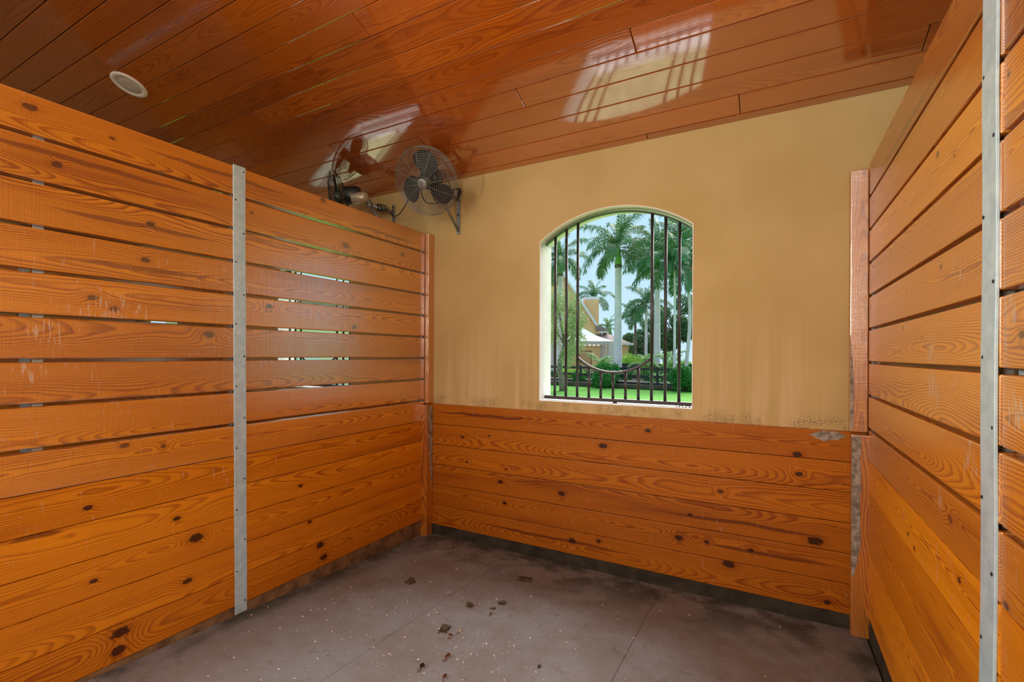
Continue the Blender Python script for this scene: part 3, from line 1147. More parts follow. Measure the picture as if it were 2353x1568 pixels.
# ------------------------------------------------------------------ litter on the floor
def clod(name, x, y, r, label, cat, mat, seed, flat=0.5, n=1):
    rr = random.Random(seed)
    bm = bmesh.new()
    for q in range(n):
        cx_, cy_ = (0, 0) if q == 0 else (rr.uniform(-1.4, 1.4) * r, rr.uniform(-1.0, 1.0) * r)
        s = r if q == 0 else r * rr.uniform(0.3, 0.6)
        res = bmesh.ops.create_icosphere(bm, subdivisions=2, radius=1.0)
        for v in res['verts']:
            k = 1 + rr.uniform(-0.28, 0.28)
            v.co = Vector((cx_ + v.co.x * s * k * 1.25, cy_ + v.co.y * s * k, (v.co.z * k + 0.72) * s * flat))
    o = finish(bm, name, mat, None, True)
    o.location = (x, y, floor_z(y) - 0.001)
    o.rotation_euler = (-0.047, 0, rr.uniform(0, 6))
    return tag(o, label, cat)


DUNG = simple('dry_dung', (0.075, 0.055, 0.028), 0.95, noise=60, amount=0.6, bump=0.8)
LEAFB = simple('dry_leaf', (0.30, 0.115, 0.045), 0.7, noise=40, amount=0.4)
CHIP = simple('pale_wood_shaving', (0.72, 0.62, 0.52), 0.7)
clod('dirt_clod', -1.566, 2.355, 0.020, 'dark dung clod near the floor seam in mid floor', 'clod', DUNG, 1, n=4)
clod('dirt_clod', -1.413, 2.482, 0.018, 'dark dung clod farther towards the plank wainscot', 'clod', DUNG, 2, 0.4, n=4)
clod('dirt_clod', -1.430, 2.395, 0.011, 'tiny dark clod beside a larger flat one', 'clod', DUNG, 3, 0.4, n=3)
clod('dirt_clod', -1.536, 2.063, 0.022, 'ragged brown tuft of dung and straw in mid floor', 'clod', DUNG, 4, 0.55, n=7)
clod('dirt_clod', -2.069, 2.413, 0.030, 'flat dark smear of dirt near the left floor seam', 'clod', DUNG, 5, 0.12, n=3)
clod('dirt_clod', -1.452, 2.843, 0.040, 'flat dark damp patch of dirt below the window', 'clod', DUNG, 6, 0.06, n=6)
clod('dirt_clod', -0.958, 2.033, 0.010, 'single small dark pellet on the front of the floor', 'clod', DUNG, 7, 0.6, n=1)


def dry_leaf(x, y, s, label, seed, mat=None):
    rr = random.Random(seed)
    bm = bmesh.new()
    n = 7
    L, R = [], []
    for i in range(n):
        t = i / (n - 1)
        w = s * 0.36 * math.sin(math.pi * (0.06 + 0.88 * t)) * rr.uniform(0.8, 1.15)
        z = 0.15 * s + 0.30 * s * (2 * t - 1) ** 2
        L.append(bm.verts.new((s * (t - 0.5), -w, z + 0.4 * w)))
        R.append(bm.verts.new((s * (t - 0.5), w, z + 0.7 * w)))
    mid = [bm.verts.new((s * (i / (n - 1) - 0.5), 0, 0.10 * s + 0.30 * s * (2 * i / (n - 1) - 1) ** 2)) for i in range(n)]
    for i in range(n - 1):
        bm.faces.new((L[i], L[i + 1], mid[i + 1], mid[i]))
        bm.faces.new((mid[i], mid[i + 1], R[i + 1], R[i]))
    bmesh.ops.solidify(bm, geom=list(bm.faces), thickness=0.001)
    o = finish(bm, 'dry_leaf', mat or LEAFB, None, True)
    o.location = (x, y, floor_z(y))
    o.rotation_euler = (-0.047, 0, rr.uniform(0, 6))
    return tag(o, label, 'leaf')


dry_leaf(-1.365, 1.862, 0.036, 'curled reddish brown leaf on the front of the floor', 1)
dry_leaf(-1.418, 1.739, 0.034, 'flat dull leaf at the front edge of the floor', 2, DUNG)
dry_leaf(-1.285, 1.734, 0.030, 'small broken brown leaf at the very front of the floor', 3)
dry_leaf(-1.403, 2.324, 0.024, 'tiny orange brown leaf beyond the brown tuft', 4)
dry_leaf(-1.462, 2.024, 0.028, 'small brown leaf just in front of the brown tuft', 5)
dry_leaf(-1.450, 2.085, 0.030, 'pale curled shaving lying by the brown tuft', 6, CHIP)

bm = bmesh.new()                       # countless wood shavings
rs = random.Random(5)
for i in range(850):
    if i % 3:
        x = rs.gauss(-1.5, 0.6); y = rs.gauss(2.0, 0.36)
    else:
        x = rs.uniform(-2.5, 0.35); y = rs.uniform(0.9, 3.1)
    if not (-2.55 < x < 0.4 and 0.6 < y < 3.18):
        continue
    s = rs.choice((0.0022, 0.0028, 0.0034, 0.0045, 0.0065))
    a = rs.uniform(0, 6.3)
    dx, dy = math.cos(a) * s, math.sin(a) * s
    z = floor_z(y) + 0.001
    w = rs.uniform(0.3, 0.7)
    p = [(x - dx, y - dy, z), (x + dy * w, y - dx * w, z + s * 0.5), (x + dx, y + dy, z + s * 0.25), (x - dy * w, y + dx * w, z + s * 0.1)]
    quad(bm, p)
tag(finish(bm, 'wood_shavings', CHIP), 'pale wood shavings scattered over the rubber mats', 'shavings', None, 'stuff')

# ------------------------------------------------------------------ outside: ground, fence, planting, houses
GZ = -0.35


def lawn_mat():
    g = G('mown_grass')
    P = g.t.nodes.new('ShaderNodeNewGeometry').outputs['Position']
    n = g.noise(P, 0.55, 4.0, 0.6)
    n2 = g.noise(g.vmath('MULTIPLY', P, (9, 3, 1)), 1.0, 4.0, 0.7)
    col = g.mix(g.rng(n, 0.3, 0.7), (0.085, 0.30, 0.03), (0.14, 0.38, 0.05))
    col = g.mix(g.math('MULTIPLY', g.rng(n2, 0.4, 0.75), 0.5), col, (0.22, 0.43, 0.08))
    return g.set(color=col, rough=0.9, spec=0.1, normal=g.bump(n2, 0.4, 0.05))


bm = bmesh.new()
bmesh.ops.create_grid(bm, x_segments=40, y_segments=40, size=95)
o = finish(bm, 'ground', lawn_mat())
o.location = (-20, 30, GZ)
tag(o, 'bright green mown lawn outside the window', None, None, 'structure')
YA = -5.6                                   # far wall of the aisle
zr_ = ceil_z(yr) - 0.05
bm = bmesh.new()
for a, b in ((-9.2, -5.6), (-4.2, 0.55), (2.15, 4.8)):
    box(bm, ((a + b) / 2, YA - 0.1, 1.7), (b - a, 0.2, 4.1))
for a, b in ((-5.6, -4.2), (0.55, 2.15)):
    box(bm, ((a + b) / 2, YA - 0.1, 3.12), (b - a, 0.2, 1.26))
tag(finish(bm, 'wall_front', STUCCO), 'ochre stucco front wall of the aisle with two open doorways, behind the camera', None, None, 'structure')
bm = bmesh.new()
V = [(yr + 0.05, zr_ + 0.12), (YA - 0.4, 3.66), (YA - 0.4, 3.78), (yr + 0.05, zr_ + 0.24)]
A = [bm.verts.new((-9.2, y, z)) for y, z in V]; B = [bm.verts.new((4.8, y, z)) for y, z in V]
bm.faces.new(A[::-1]); bm.faces.new(B)
for i in range(4):
    bm.faces.new((A[i], A[(i + 1) % 4], B[(i + 1) % 4], B[i]))
o = finish(bm, 'ceiling_aisle', CEILWOOD)
o['seed'] = 0.4
tag(o, 'pine ceiling over the aisle behind the camera', None, None, 'structure')
for nm, x in (('wall_west', -9.1), ('wall_east', 4.7)):
    bm = bmesh.new()
    y_ = -2.3
    V = [(YA, GZ), (YO, GZ), (YO, ceil_z(YO) + 0.02), (y_, ceil_z(y_) + 0.02), (YA, 3.7)]
    A = [bm.verts.new((x - 0.1, y, z)) for y, z in V]; B = [bm.verts.new((x + 0.1, y, z)) for y, z in V]
    bm.faces.new(A); bm.faces.new(B[::-1])
    for i in range(5):
        bm.faces.new((A[(i + 1) % 5], A[i], B[i], B[(i + 1) % 5]))
    tag(finish(bm, nm, STUCCO), 'plain ochre stucco end wall of the stable, out of view', None, None, 'structure')
bm = bmesh.new()
box(bm, (-2.2, -10.6, -0.14), (30.0, 19.9, 0.46), 0.02)
tag(finish(bm, 'yard', simple('pale_paving', (0.46, 0.43, 0.38), 0.85, noise=2, amount=0.12)), 'pale paved yard in front of the open stalls', None, None, 'structure')


def leaf_mat(name, a, b, spec=0.3):
    g = G(name)
    n = g.t.nodes.new('ShaderNodeNewGeometry').outputs['Random Per Island']
    col = g.mix(n, a, b)
    m_ = g.set(color=col, rough=0.5, spec=spec)
    # a little light passes through the leaves
    tr = g.t.nodes.new('ShaderNodeBsdfTranslucent')
    mx = g.t.nodes.new('ShaderNodeMixShader')
    mx.inputs[0].default_value = 0.16
    g.link(col, tr.inputs[0])
    g.t.links.new(g.b.outputs[0], mx.inputs[1])
    g.t.links.new(tr.outputs[0], mx.inputs[2])
    g.t.links.new(mx.outputs[0], g.out.inputs[0])
    return m_


PALMG = leaf_mat('palm_leaf', (0.05, 0.165, 0.055), (0.21, 0.34, 0.12))
PALMD = leaf_mat('dark_palm_leaf', (0.035, 0.14, 0.055), (0.13, 0.29, 0.10))
BUSHD = leaf_mat('dark_shrub_leaf', (0.025, 0.16, 0.03), (0.09, 0.34, 0.06))
BUSHL = leaf_mat('bright_hedge_leaf', (0.20, 0.44, 0.05), (0.42, 0.62, 0.10))
FERNL = leaf_mat('pale_fern_leaf', (0.20, 0.44, 0.14), (0.48, 0.66, 0.30))
OLIVE = leaf_mat('olive_leaf', (0.28, 0.36, 0.14), (0.55, 0.58, 0.30))
TREED = leaf_mat('dark_tree_leaf', (0.06, 0.16, 0.07), (0.17, 0.30, 0.13))
TRUNKG = simple('grey_palm_trunk', (0.80, 0.71, 0.78), 0.85, noise=3.0, amount=0.10, bump=0.2)
SHAFT = simple('green_crownshaft', (0.22, 0.56, 0.06), 0.4, noise=2.5, amount=0.25)
BARK = simple('brown_bark', (0.22, 0.17, 0.14), 0.9, noise=8, amount=0.5, bump=0.8)
FRUIT = simple('orange_palm_fruit', (0.80, 0.33, 0.12), 0.6, noise=20, amount=0.3)

_fronds = {}


def frond_mesh(kind, mat):
    key = (kind, mat.name)
    if key in _fronds:
        return _fronds[key]
    e0, curve, L = {'spear': (82, 25, 2.3), 'up': (68, 75, 3.0), 'mid': (42, 105, 3.2), 'low': (14, 100, 3.0), 'hang': (-12, 78, 2.6)}[kind]
    rr = random.Random(kind)
    V, F = [], []
    n = 30
    p = Vector((0, 0, 0))
    pts, tang = [], []
    for i in range(n + 1):
        t = i / n
        a = math.radians(e0 - curve * t ** 1.15)
        d = Vector((math.cos(a), 0, math.sin(a)))
        pts.append(p.copy()); tang.append(d)
        p += d * (L / n)
    # rachis: a tapering three-sided rod
    base = len(V)
    for i in range(n + 1):
        r = 0.038 * (1 - 0.85 * i / n)
        up = Vector((-tang[i].z, 0, tang[i].x))
        for q in (0, 1, 2):
            a = 2 * math.pi * q / 3 + math.pi / 2
            V.append(pts[i] + Vector((0, 1, 0)) * math.cos(a) * r + up * math.sin(a) * r)
    for i in range(n):
        for q in range(3):
            a, b = base + i * 3 + q, base + i * 3 + (q + 1) % 3
            F.append((a, b, b + 3, a + 3))
    for i in range(3, n + 1):
        t = i / n
        ll = 0.80 * math.sin(math.pi * (0.10 + 0.83 * t)) ** 0.7
        up = Vector((-tang[i].z, 0, tang[i].x))
        for rep in range(3):
            for s in (-1, 1):
                if kind == 'spear' and rep:
                    continue
                spread = 0.55 if kind == 'spear' else 1.0
                d = (Vector((0, s, 0)) * (0.72 * spread) + tang[i] * rr.uniform(0.45, 0.8) + up * rr.uniform(-0.35, 0.5)).normalized()
                l = ll * rr.uniform(0.8, 1.15)
                b0 = pts[i] + tang[i] * ((rep - 1) * L / n / 3)
                wv = tang[i].cross(d).cross(d).normalized() * 0.024
                a1 = b0 + d * l * 0.5 + Vector((0, 0, -0.06 * l))
                a2 = b0 + d * l * 0.82 + Vector((0, 0, -0.42 * l))
                k = len(V)
                V += [b0 - wv * 0.5, b0 + wv * 0.5, a1 + wv, a1 - wv, a2]
                F += [(k, k + 1, k + 2, k + 3), (k + 3, k + 2, k + 4)]
    me = bpy.data.meshes.new('frond')
    me.from_pydata([tuple(v) for v in V], [], F)
    me.materials.append(mat)
    _fronds[key] = me
    return me


def palm(label, base, top, r, fmat, seed, n=17, scale=1.0, shaft=True, lean=0.0, group=None, fruit=False, trunkmat=None):
    """base: world point on the ground; top: height of the crown above it"""
    rr = random.Random(seed)
    p = empty('palm_tree', base)
    tag(p, label, 'palm', group)
    sh = 1.35 * scale if shaft else 0.0
    bm = bmesh.new()
    N = 26
    pts, rad = [], []
    for i in range(N + 1):
        t = i / N
        pts.append((lean * math.sin(t * 3.0), lean * 0.4 * t, (top - sh) * t))
        rad.append(r * (1.12 - 0.22 * t + 0.10 * math.exp(-((t - 0.35) / 0.25) ** 2) + (0.35 * math.exp(-t * 30))))
    tube(bm, pts, rad, 14)
    tr = finish(bm, 'trunk', trunkmat or TRUNKG, p, True)
    ox, oy, _ = pts[-1]
    if shaft:
        bm = bmesh.new()
        lathe(bm, [(r * 1.0, top - sh - 0.02), (r * 1.08, top - sh + 0.1), (r * 0.78, top - sh * 0.55), (r * 0.58, top - 0.1), (r * 0.42, top + 0.15)], 16, Matrix.Translation((ox, oy, 0)))
        finish(bm, 'crownshaft', SHAFT, p, True)
        bm = bmesh.new()
        lathe(bm, [(r * 0.92, top - sh - 0.22), (r * 1.10, top - sh - 0.16), (r * 1.14, top - sh - 0.05), (r * 1.0, top - sh + 0.02)], 16, Matrix.Translation((ox, oy, 0)))
        finish(bm, 'leaf_scar', BARK, p, True)
    kinds = ['spear'] + ['up'] * max(3, int(n * 0.28)) + ['mid'] * int(n * 0.36) + ['low'] * int(n * 0.26)
    kinds += ['hang'] * (n - len(kinds))
    ga = 2.39996
    for i, kd in enumerate(kinds):
        f = link('frond', frond_mesh(kd, fmat), p)
        f.location = (ox, oy, top - 0.05 * i * scale * 0.4)
        f.rotation_euler = (rr.uniform(-0.18, 0.18), rr.uniform(-0.12, 0.12), i * ga + rr.uniform(-0.25, 0.25))
        s = scale * rr.uniform(0.88, 1.1)
        f.scale = (s, s, s)
    if fruit:
        bm = bmesh.new()
        for k in range(420):
            a, t = rr.uniform(0, 6.283), rr.random()
            q = Vector((math.cos(a) * 0.30 * math.sin(math.pi * t ** 0.8), math.sin(a) * 0.30 * math.sin(math.pi * t ** 0.8), -1.1 * t))
            q += Vector((rr.uniform(-.05, .05), rr.uniform(-.05, .05), rr.uniform(-.05, .05)))
            res = bmesh.ops.create_icosphere(bm, subdivisions=1, radius=0.035, matrix=Matrix.Translation(q))
        o = finish(bm, 'fruit_cluster', FRUIT, p, True)
        o.location = (fruit[0], fruit[1], top - 0.5)
        o['label'] = 'hanging cluster of orange palm fruit'
        o['kind'] = 'stuff'
    return p


def on_ground(u, v_top, depth):
    q = at(u, v_top, depth)
    return (q.x, q.y, GZ), q.z - GZ


def palm_px(label, u, v, depth, wpx, fmat, seed, **kw):
    b, h = on_ground(u, v, depth)
    return palm(label, b, h, wpx / 2 * depth / FPX, fmat, seed, **kw)


PG = 'royal palms beyond the black fence'
palm_px('tall royal palm with thick pale trunk in the middle of the window', 1421, 562, 31, 15.5, PALMG, 3, n=19, scale=0.98, group=PG)
palm_px('royal palm second from the middle, its trunk beside the first right-hand bar', 1511, 570, 36, 12.5, PALMG, 8, n=19, scale=1.05, group=PG)
palm_px('royal palm at the left of the window above the orange gable', 1288, 592, 38, 12.0, PALMG, 12, n=16, scale=0.95, group=PG)
palm_px('slim palm with dark drooping crown and orange fruit at the right jamb', 1551, 596, 27, 5.0, PALMD, 15, n=20, scale=0.92, shaft=False, group=PG, fruit=(0.99, -0.16))
palm_px('slim curved pale palm trunk nearest the right jamb', 1572, 545, 30, 7.0, PALMG, 21, n=16, scale=0.95, group=PG, lean=0.35)
palm_px('small feathery palm behind the square chimney', 1363, 680, 58, 6.0, PALMD, 25, n=15, scale=0.95, shaft=False, trunkmat=BARK)
palm_px('dark date palm with drooping fronds in front of the trees', 1485, 697, 42, 6.0, PALMD, 31, n=18, scale=0.85, shaft=False, trunkmat=TRUNKG)
palm_px('low dark palm between the main trunk and the date palm', 1460, 722, 48, 5.5, PALMD, 33, n=15, scale=0.75, shaft=False, trunkmat=BARK)
palm_px('small pale green palm far behind the tiled wing', 1396, 752, 66, 5.0, PALMG, 36, n=13, scale=0.8, shaft=False, trunkmat=BARK)
palm_px('slender palm out beyond the right jamb', 1660, 590, 33, 12.0, PALMG, 41, n=16)
palm_px('royal palm hidden behind the left jamb', 1150, 580, 36, 12.0, PALMG, 44, n=16)


def leaf_cloud(bm_v, bm_f, c, rad, n, size, rr, hollow=0.35):
    for _ in range(n):
        while True:
            d = Vector((rr.gauss(0, 1), rr.gauss(0, 1), rr.gauss(0, 1)))
            if d.length > 0.05:
                break
        d.normalize()
        k = (hollow + (1 - hollow) * rr.random()) ** 0.6
        p = Vector(c) + Vector((d.x * rad[0], d.y * rad[1], d.z * rad[2])) * k
        a = Vector((rr.gauss(0, 1), rr.gauss(0, 1), rr.gauss(0, 1))).normalized()
        b = a.orthogonal().normalized()
        s = size * rr.uniform(0.6, 1.3)
        i = len(bm_v)
        bm_v += [tuple(p - a * s), tuple(p + b * s * 0.45), tuple(p + a * s), tuple(p - b * s * 0.45)]
        bm_f.append((i, i + 1, i + 2, i + 3))


def foliage(name, blobs, mat, parent, n, size, seed):
    rr = random.Random(seed)
    V, F = [], []
    tot = sum(r[0] * r[1] + r[0] * r[2] + r[1] * r[2] for c, r in blobs)
    for c, r in blobs:
        leaf_cloud(V, F, c, r, int(n * (r[0] * r[1] + r[0] * r[2] + r[1] * r[2]) / tot) + 1, size, rr)
    me = bpy.data.meshes.new(name)
    me.from_pydata(V, [], F)
    o = link(name, me, parent, mat)
    o['kind'] = 'stuff'
    return o


def shrub(label, u, vtop, depth, wpx, mat, seed, n=2600, size=0.05, group=None, name='shrub', blobs=None):
    b, h = on_ground(u, vtop, depth)
    w = wpx * depth / FPX / 2
    s = empty(name, b)
    tag(s, label, 'bush', group)
    rr = random.Random(seed)
    bl = []
    for i in range(blobs or 9):
        bl.append(((rr.uniform(-.65, .65) * w, rr.uniform(-.4, .4) * w, h * rr.uniform(0.25, 0.68)), (w * rr.uniform(.3, .5), w * rr.uniform(.3, .45), h * rr.uniform(.22, .33))))
    foliage('foliage', bl, mat, s, n, size, seed)
    bm = bmesh.new()
    for i in range(5):
        a = rr.uniform(0, 6.28)
        tube(bm, [(0.05 * math.cos(a), 0.05 * math.sin(a), 0), (w * .3 * math.cos(a), w * .3 * math.sin(a), h * .4), (w * .5 * math.cos(a), w * .5 * math.sin(a), h * .7)], [0.03, 0.02, 0.01], 6)
    finish(bm, 'stem', BARK, s, True)
    return s


def tree(label, u, vtop, depth, wpx, mat, seed, n=6000, size=0.10, trunk_r=0.18, group=None, trunk_pts=None, vlow=None, name='tree', spread=14):
    b, h = on_ground(u, vtop, depth)
    w = wpx * depth / FPX / 2
    s = empty(name, b)
    tag(s, label, 'tree', group)
    rr = random.Random(seed)
    low = 0.30 * h if vlow is None else at(u, vlow, depth).z - GZ
    bl = []
    for i in range(spread):
        a, q = rr.uniform(0, 6.28), math.sqrt(rr.random())
        z = rr.uniform(low, h * 0.9)
        k = 0.55 + 0.45 * math.sin(math.pi * (z - low) / (h - low + 0.01))
        bl.append(((w * 0.75 * q * k * math.cos(a), w * 0.6 * q * k * math.sin(a), z), (w * rr.uniform(.24, .38), w * rr.uniform(.24, .36), (h - low) * rr.uniform(.12, .2))))
    foliage('foliage', bl, mat, s, n, size, seed)
    bm = bmesh.new()
    tp = trunk_pts or [(0, 0, 0), (0.04, 0, h * .3), (-0.03, 0, h * .6)]
    tube(bm, tp, [trunk_r * (1.35 if i == 0 else 1 - 0.5 * i / len(tp)) for i in range(len(tp))], 10)
    finish(bm, 'trunk', BARK, s, True)
    bm = bmesh.new()
    for c, r in bl[:9]:
        st = Vector(tp[-1]) if c[2] > tp[-1][2] else Vector(tp[-2])
        tube(bm, [st, st.lerp(Vector(c), 0.5) + Vector((0, 0, 0.1 * h * rr.random())), Vector(c)], [trunk_r * .4, trunk_r * .25, trunk_r * .1], 6)
    finish(bm, 'branch', BARK, s, True)
    return s


tree('gnarled olive-leaved tree leaning over the left end of the fence', 1296, 668, 24, 120, OLIVE, 51, n=6500, size=0.058, trunk_r=0.17,
     trunk_pts=[(0, 0, 0), (-0.06, 0, 0.45), (-0.22, 0, 0.95), (-0.20, 0, 1.5), (0.05, 0, 2.3)], vlow=826, spread=20)
TG = 'dark trees behind the palms'
tree('broad dark tree between the date palm and the right jamb', 1545, 700, 46, 110, TREED, 61, n=9000, size=0.13, group=TG)
tree('dark tree behind the second palm trunk', 1480, 735, 52, 100, TREED, 62, n=8000, size=0.13, group=TG)
tree('lower dark tree just right of the main palm trunk', 1448, 765, 58, 62, TREED, 63, n=4500, size=0.12, group=TG)
tree('tall dark tree cut off by the right jamb', 1606, 660, 44, 120, TREED, 64, n=9000, size=0.13, group=TG)
tree('dark tree beyond the left jamb', 1130, 660, 60, 150, TREED, 66, n=7000, size=0.15, group=TG)
tree('pale green tree behind the tiled wing', 1420, 775, 70, 60, OLIVE, 67, n=3000, size=0.13, group=TG)
for i, (u, d) in enumerate(((600, 70), (780, 75), (940, 70))):
    tree('%s tree of the far tree line, counted from the left' % ('first', 'second', 'third')[i], u, 700, d, 230, TREED, 70 + i, n=5000, size=0.2, group='far tree line')

shrub('rounded dark green bush in front of the main palm trunk', 1386, 828, 26.4, 76, BUSHD, 81, n=9000, size=0.06, blobs=14)
shrub('dark green bush by the right jamb in front of the fence', 1570, 830, 24, 72, BUSHD, 82, n=8000, size=0.06, blobs=14)
shrub('low clump of shrub against the fence left of the rounded bush', 1330, 850, 28.5, 40, BUSHD, 83, n=1800, size=0.05)
shrub('bright green hedge behind the fence right of the main palm', 1462, 806, 35, 84, BUSHL, 84, n=4200, size=0.07, name='hedge', blobs=14)
shrub('bright green low hedge behind the fence at the right jamb', 1580, 822, 34, 70, BUSHL, 85, n=3000, size=0.07, name='hedge')
shrub('green planting behind the left end of the fence', 1318, 845, 33, 100, BUSHL, 86, n=2600, size=0.06)
for i, (u, d) in enumerate(((1720, 40), (1850, 36), (1990, 36), (2150, 38))):
    shrub('clipped hedge far beyond the right jamb, %s along the row' % ('first', 'second', 'third', 'fourth')[i], u, 792, d, 115, BUSHD, 160 + i, n=3500, size=0.10, name='hedge', group='hedges beyond the right jamb')
shrub('dark shrub beyond the right jamb', 1680, 836, 26, 80, BUSHD, 87, n=3000, size=0.06)


def fern(label, u, v, depth, s, seed, n=14):
    b, h = on_ground(u, v, depth)
    p = empty('areca_palm', b)
    tag(p, label, 'plant', 'feathery palms along the fence')
    rr = random.Random(seed)
    for i in range(n):
        f = link('frond', frond_mesh(rr.choice(('up', 'up', 'mid', 'low')), FERNL), p)
        f.location = (rr.uniform(-.25, .25), rr.uniform(-.25, .25), max(0.05, h - 1.5 * s) * rr.uniform(.5, 1))
        f.rotation_euler = (0, 0, i * 2.4 + rr.uniform(-.3, .3))
        f.scale = (s, s, s)
    bm = bmesh.new()
    for i in range(5):
        a = i * 1.256
        tube(bm, [(0.15 * math.cos(a), 0.15 * math.sin(a), 0), (0.22 * math.cos(a), 0.22 * math.sin(a), max(0.3, h - 1.2 * s))], 0.03, 6)
    finish(bm, 'stem', SHAFT, p, True)


fern('feathery pale palm clump behind the fence left of the second trunk', 1482, 812, 31.5, 0.40, 91, 16)
fern('feathery pale palm clump behind the fence right of the second trunk', 1538, 808, 30, 0.42, 92, 16)
fern('small feathery plant low against the fence rails', 1508, 858, 25.8, 0.24, 93, 12)
fern('arching cycad beside the tent curtain', 1383, 812, 36, 0.42, 94, 14)

bm = bmesh.new()  # unseen pale strip added to soften the green reflection on the ceiling
box(bm, (-2.2, YO + 0.70, GZ + 0.02), (15.0, 1.38, 0.06), 0.01)
tag(finish(bm, 'bounce_strip', simple('pale_bounce_strip', (0.36, 0.37, 0.20), 0.9, noise=6, amount=0.25, bump=0.4)), 'unseen pale strip added outside the wall to tone the ceiling reflection', None, None, 'structure')
bm = bmesh.new()                       # bare dark soil under the planting beyond the fence
b0, b1, b2, b3 = at(1000, 870, 34.3), at(1760, 890, 21.8), at(1760, 840, 60), at(900, 840, 62)
V = [bm.verts.new((q.x, q.y, GZ + 0.03)) for q in (b0, b1, b2, b3)]
bm.faces.new(V)
bmesh.ops.recalc_face_normals(bm, faces=bm.faces)
bmesh.ops.solidify(bm, geom=list(bm.faces), thickness=0.2)
tag(finish(bm, 'planting_bed', simple('dark_mulch', (0.075, 0.060, 0.040), 0.95, noise=1.5, amount=0.5)), 'dark mulched planting bed beyond the black fence', None, None, 'structure')
for i, (u, v, d, w) in enumerate(((1292, 848, 34, 60), (1345, 846, 33, 60), (1436, 846, 31, 50), (1506, 850, 29.5, 60), (1544, 846, 29, 50))):
    shrub('low dark shrub behind the fence rails, %s from the left jamb' % ('first', 'second', 'third', 'fourth', 'fifth')[i], u, v, d, w, BUSHD, 140 + i, n=2600, size=0.06, group='low shrubs behind the fence')

# black board fence: posts and rails
FENCE = simple('black_fence_paint', (0.016, 0.018, 0.024), 0.6, noise=5, amount=0.3)
fa = at(1130, 878, 33); fb = at(1640, 897, 23.2)
fa.z = fb.z = GZ
fb = fa + (fb - fa) * 1.75                # on past the right jamb
fv = fb - fa
FL = fv.length
fence = empty('board_fence', fa)
fence.rotation_euler = (0, 0, math.atan2(fv.y, fv.x))
tag(fence, 'black three-rail board fence across the far side of the lawn', 'fence')
sp = 2.4
nn = int(FL / sp)
pm = rm = None
for i in range(nn + 1):
    if pm is None:
        bm = bmesh.new(); box(bm, (0, 0, 0.58), (0.12, 0.12, 1.24), 0.012)
        pm = bpy.data.meshes.new('fence_post'); bm.to_mesh(pm); bm.free(); pm.materials.append(FENCE)
        bm = bmesh.new(); box(bm, (0, 0, 0), (sp - 0.006, 0.035, 0.135), 0.006)
        rm = bpy.data.meshes.new('rail'); bm.to_mesh(rm); bm.free(); rm.materials.append(FENCE)
    q = link('fence_post', pm, fence); q.location = (i * sp, 0.08, 0)
    if i < nn:
        for z in (0.28, 0.67, 1.07):
            q = link('rail', rm, fence); q.location = ((i + .5) * sp, 0, z)
# second, close-boarded run of fence behind the hedge
fa2 = at(1425, 846, 34); fb2 = at(1640, 848, 31); fa2.z = fb2.z = GZ
fv2 = fb2 - fa2
fence2 = empty('board_fence', fa2)
fence2.rotation_euler = (0, 0, math.atan2(fv2.y, fv2.x))
tag(fence2, 'solid black boarded fence behind the feathery palms', 'fence')
bm = bmesh.new(); box(bm, (0, 0, 0.55), (0.142, 0.03, 1.35), 0.004)
bmh = bpy.data.meshes.new('board'); bm.to_mesh(bmh); bm.free(); bmh.materials.append(FENCE)
for i in range(int(fv2.length / 0.15)):
    q = link('board', bmh, fence2); q.location = (0.15 * i, 0, 0)

# ------------------------------------------------------------------ orange house
ORANGE = simple('orange_render', (0.98, 0.62, 0.30), 0.85, noise=0.6, amount=0.06)
FASCIA = simple('white_fascia', (0.85, 0.85, 0.84), 0.6)
TILE = simple('grey_brown_tiles', (0.30, 0.22, 0.20), 0.8, noise=3, amount=0.3)
YAWC = math.atan2(R_RIGHT.y, R_RIGHT.x)


def view_empty(name, u, depth):
    q = at(u, CY, depth)
    e = empty(name, (q.x, q.y, GZ))
    e.rotation_euler = (0, 0, YAWC)
    return e


def prism(bm, poly, y0, y1):
    """extrude a polygon in local x-z from y0 to y1"""
    A = [bm.verts.new((x, y0, z)) for x, z in poly]
    B = [bm.verts.new((x, y1, z)) for x, z in poly]
    bm.faces.new(A[::-1]); bm.faces.new(B)
    k = len(poly)
    for i in range(k):
        bm.faces.new((A[i], A[(i + 1) % k], B[(i + 1) % k], B[i]))
    bmesh.ops.recalc_face_normals(bm, faces=bm.faces)


H0 = 50.0
px = H0 / FPX
house = view_empty('house', 1285, H0)
tag(house, 'orange rendered house with a steep white-edged gable and square chimney', 'house')
zz_ = lambda v, d=H0: CAMH + (CY - v) * d / FPX - GZ
ap, bz, hw = zz_(620), zz_(762), 94 * px
bm = bmesh.new()
prism(bm, [(-hw, 0), (hw, 0), (hw, bz), (0, ap), (-hw, bz)], 0, 9)
finish(bm, 'gable_wall', ORANGE, house)
for s in (1, -1):
    dx, dz = hw * 1.03 * s, (bz - ap) * 1.03
    nx, nz = -dz, dx
    ln = math.hypot(nx, nz)
    nx, nz = nx / ln * 0.16 * (1 if s > 0 else -1), abs(nz / ln) * 0.16
    nx = abs(nx) * s
    bm = bmesh.new()
    prism(bm, [(0, ap + 0.02), (dx, ap + dz + 0.02), (dx + nx, ap + dz + nz + 0.02), (0 + nx * 0.0, ap + 0.26)], -0.30, 9.3)
    finish(bm, 'roof_slope', TILE, house)
    bm = bmesh.new()
    prism(bm, [(0, ap - 0.16), (dx, ap + dz - 0.16), (dx + nx, ap + dz + nz), (0, ap + 0.24)], -0.36, -0.30)
    finish(bm, 'fascia', FASCIA, house)
cw = 32 * px * 1.05
bm = bmesh.new()
cxl = (1363 - 1285) * px * 1.05
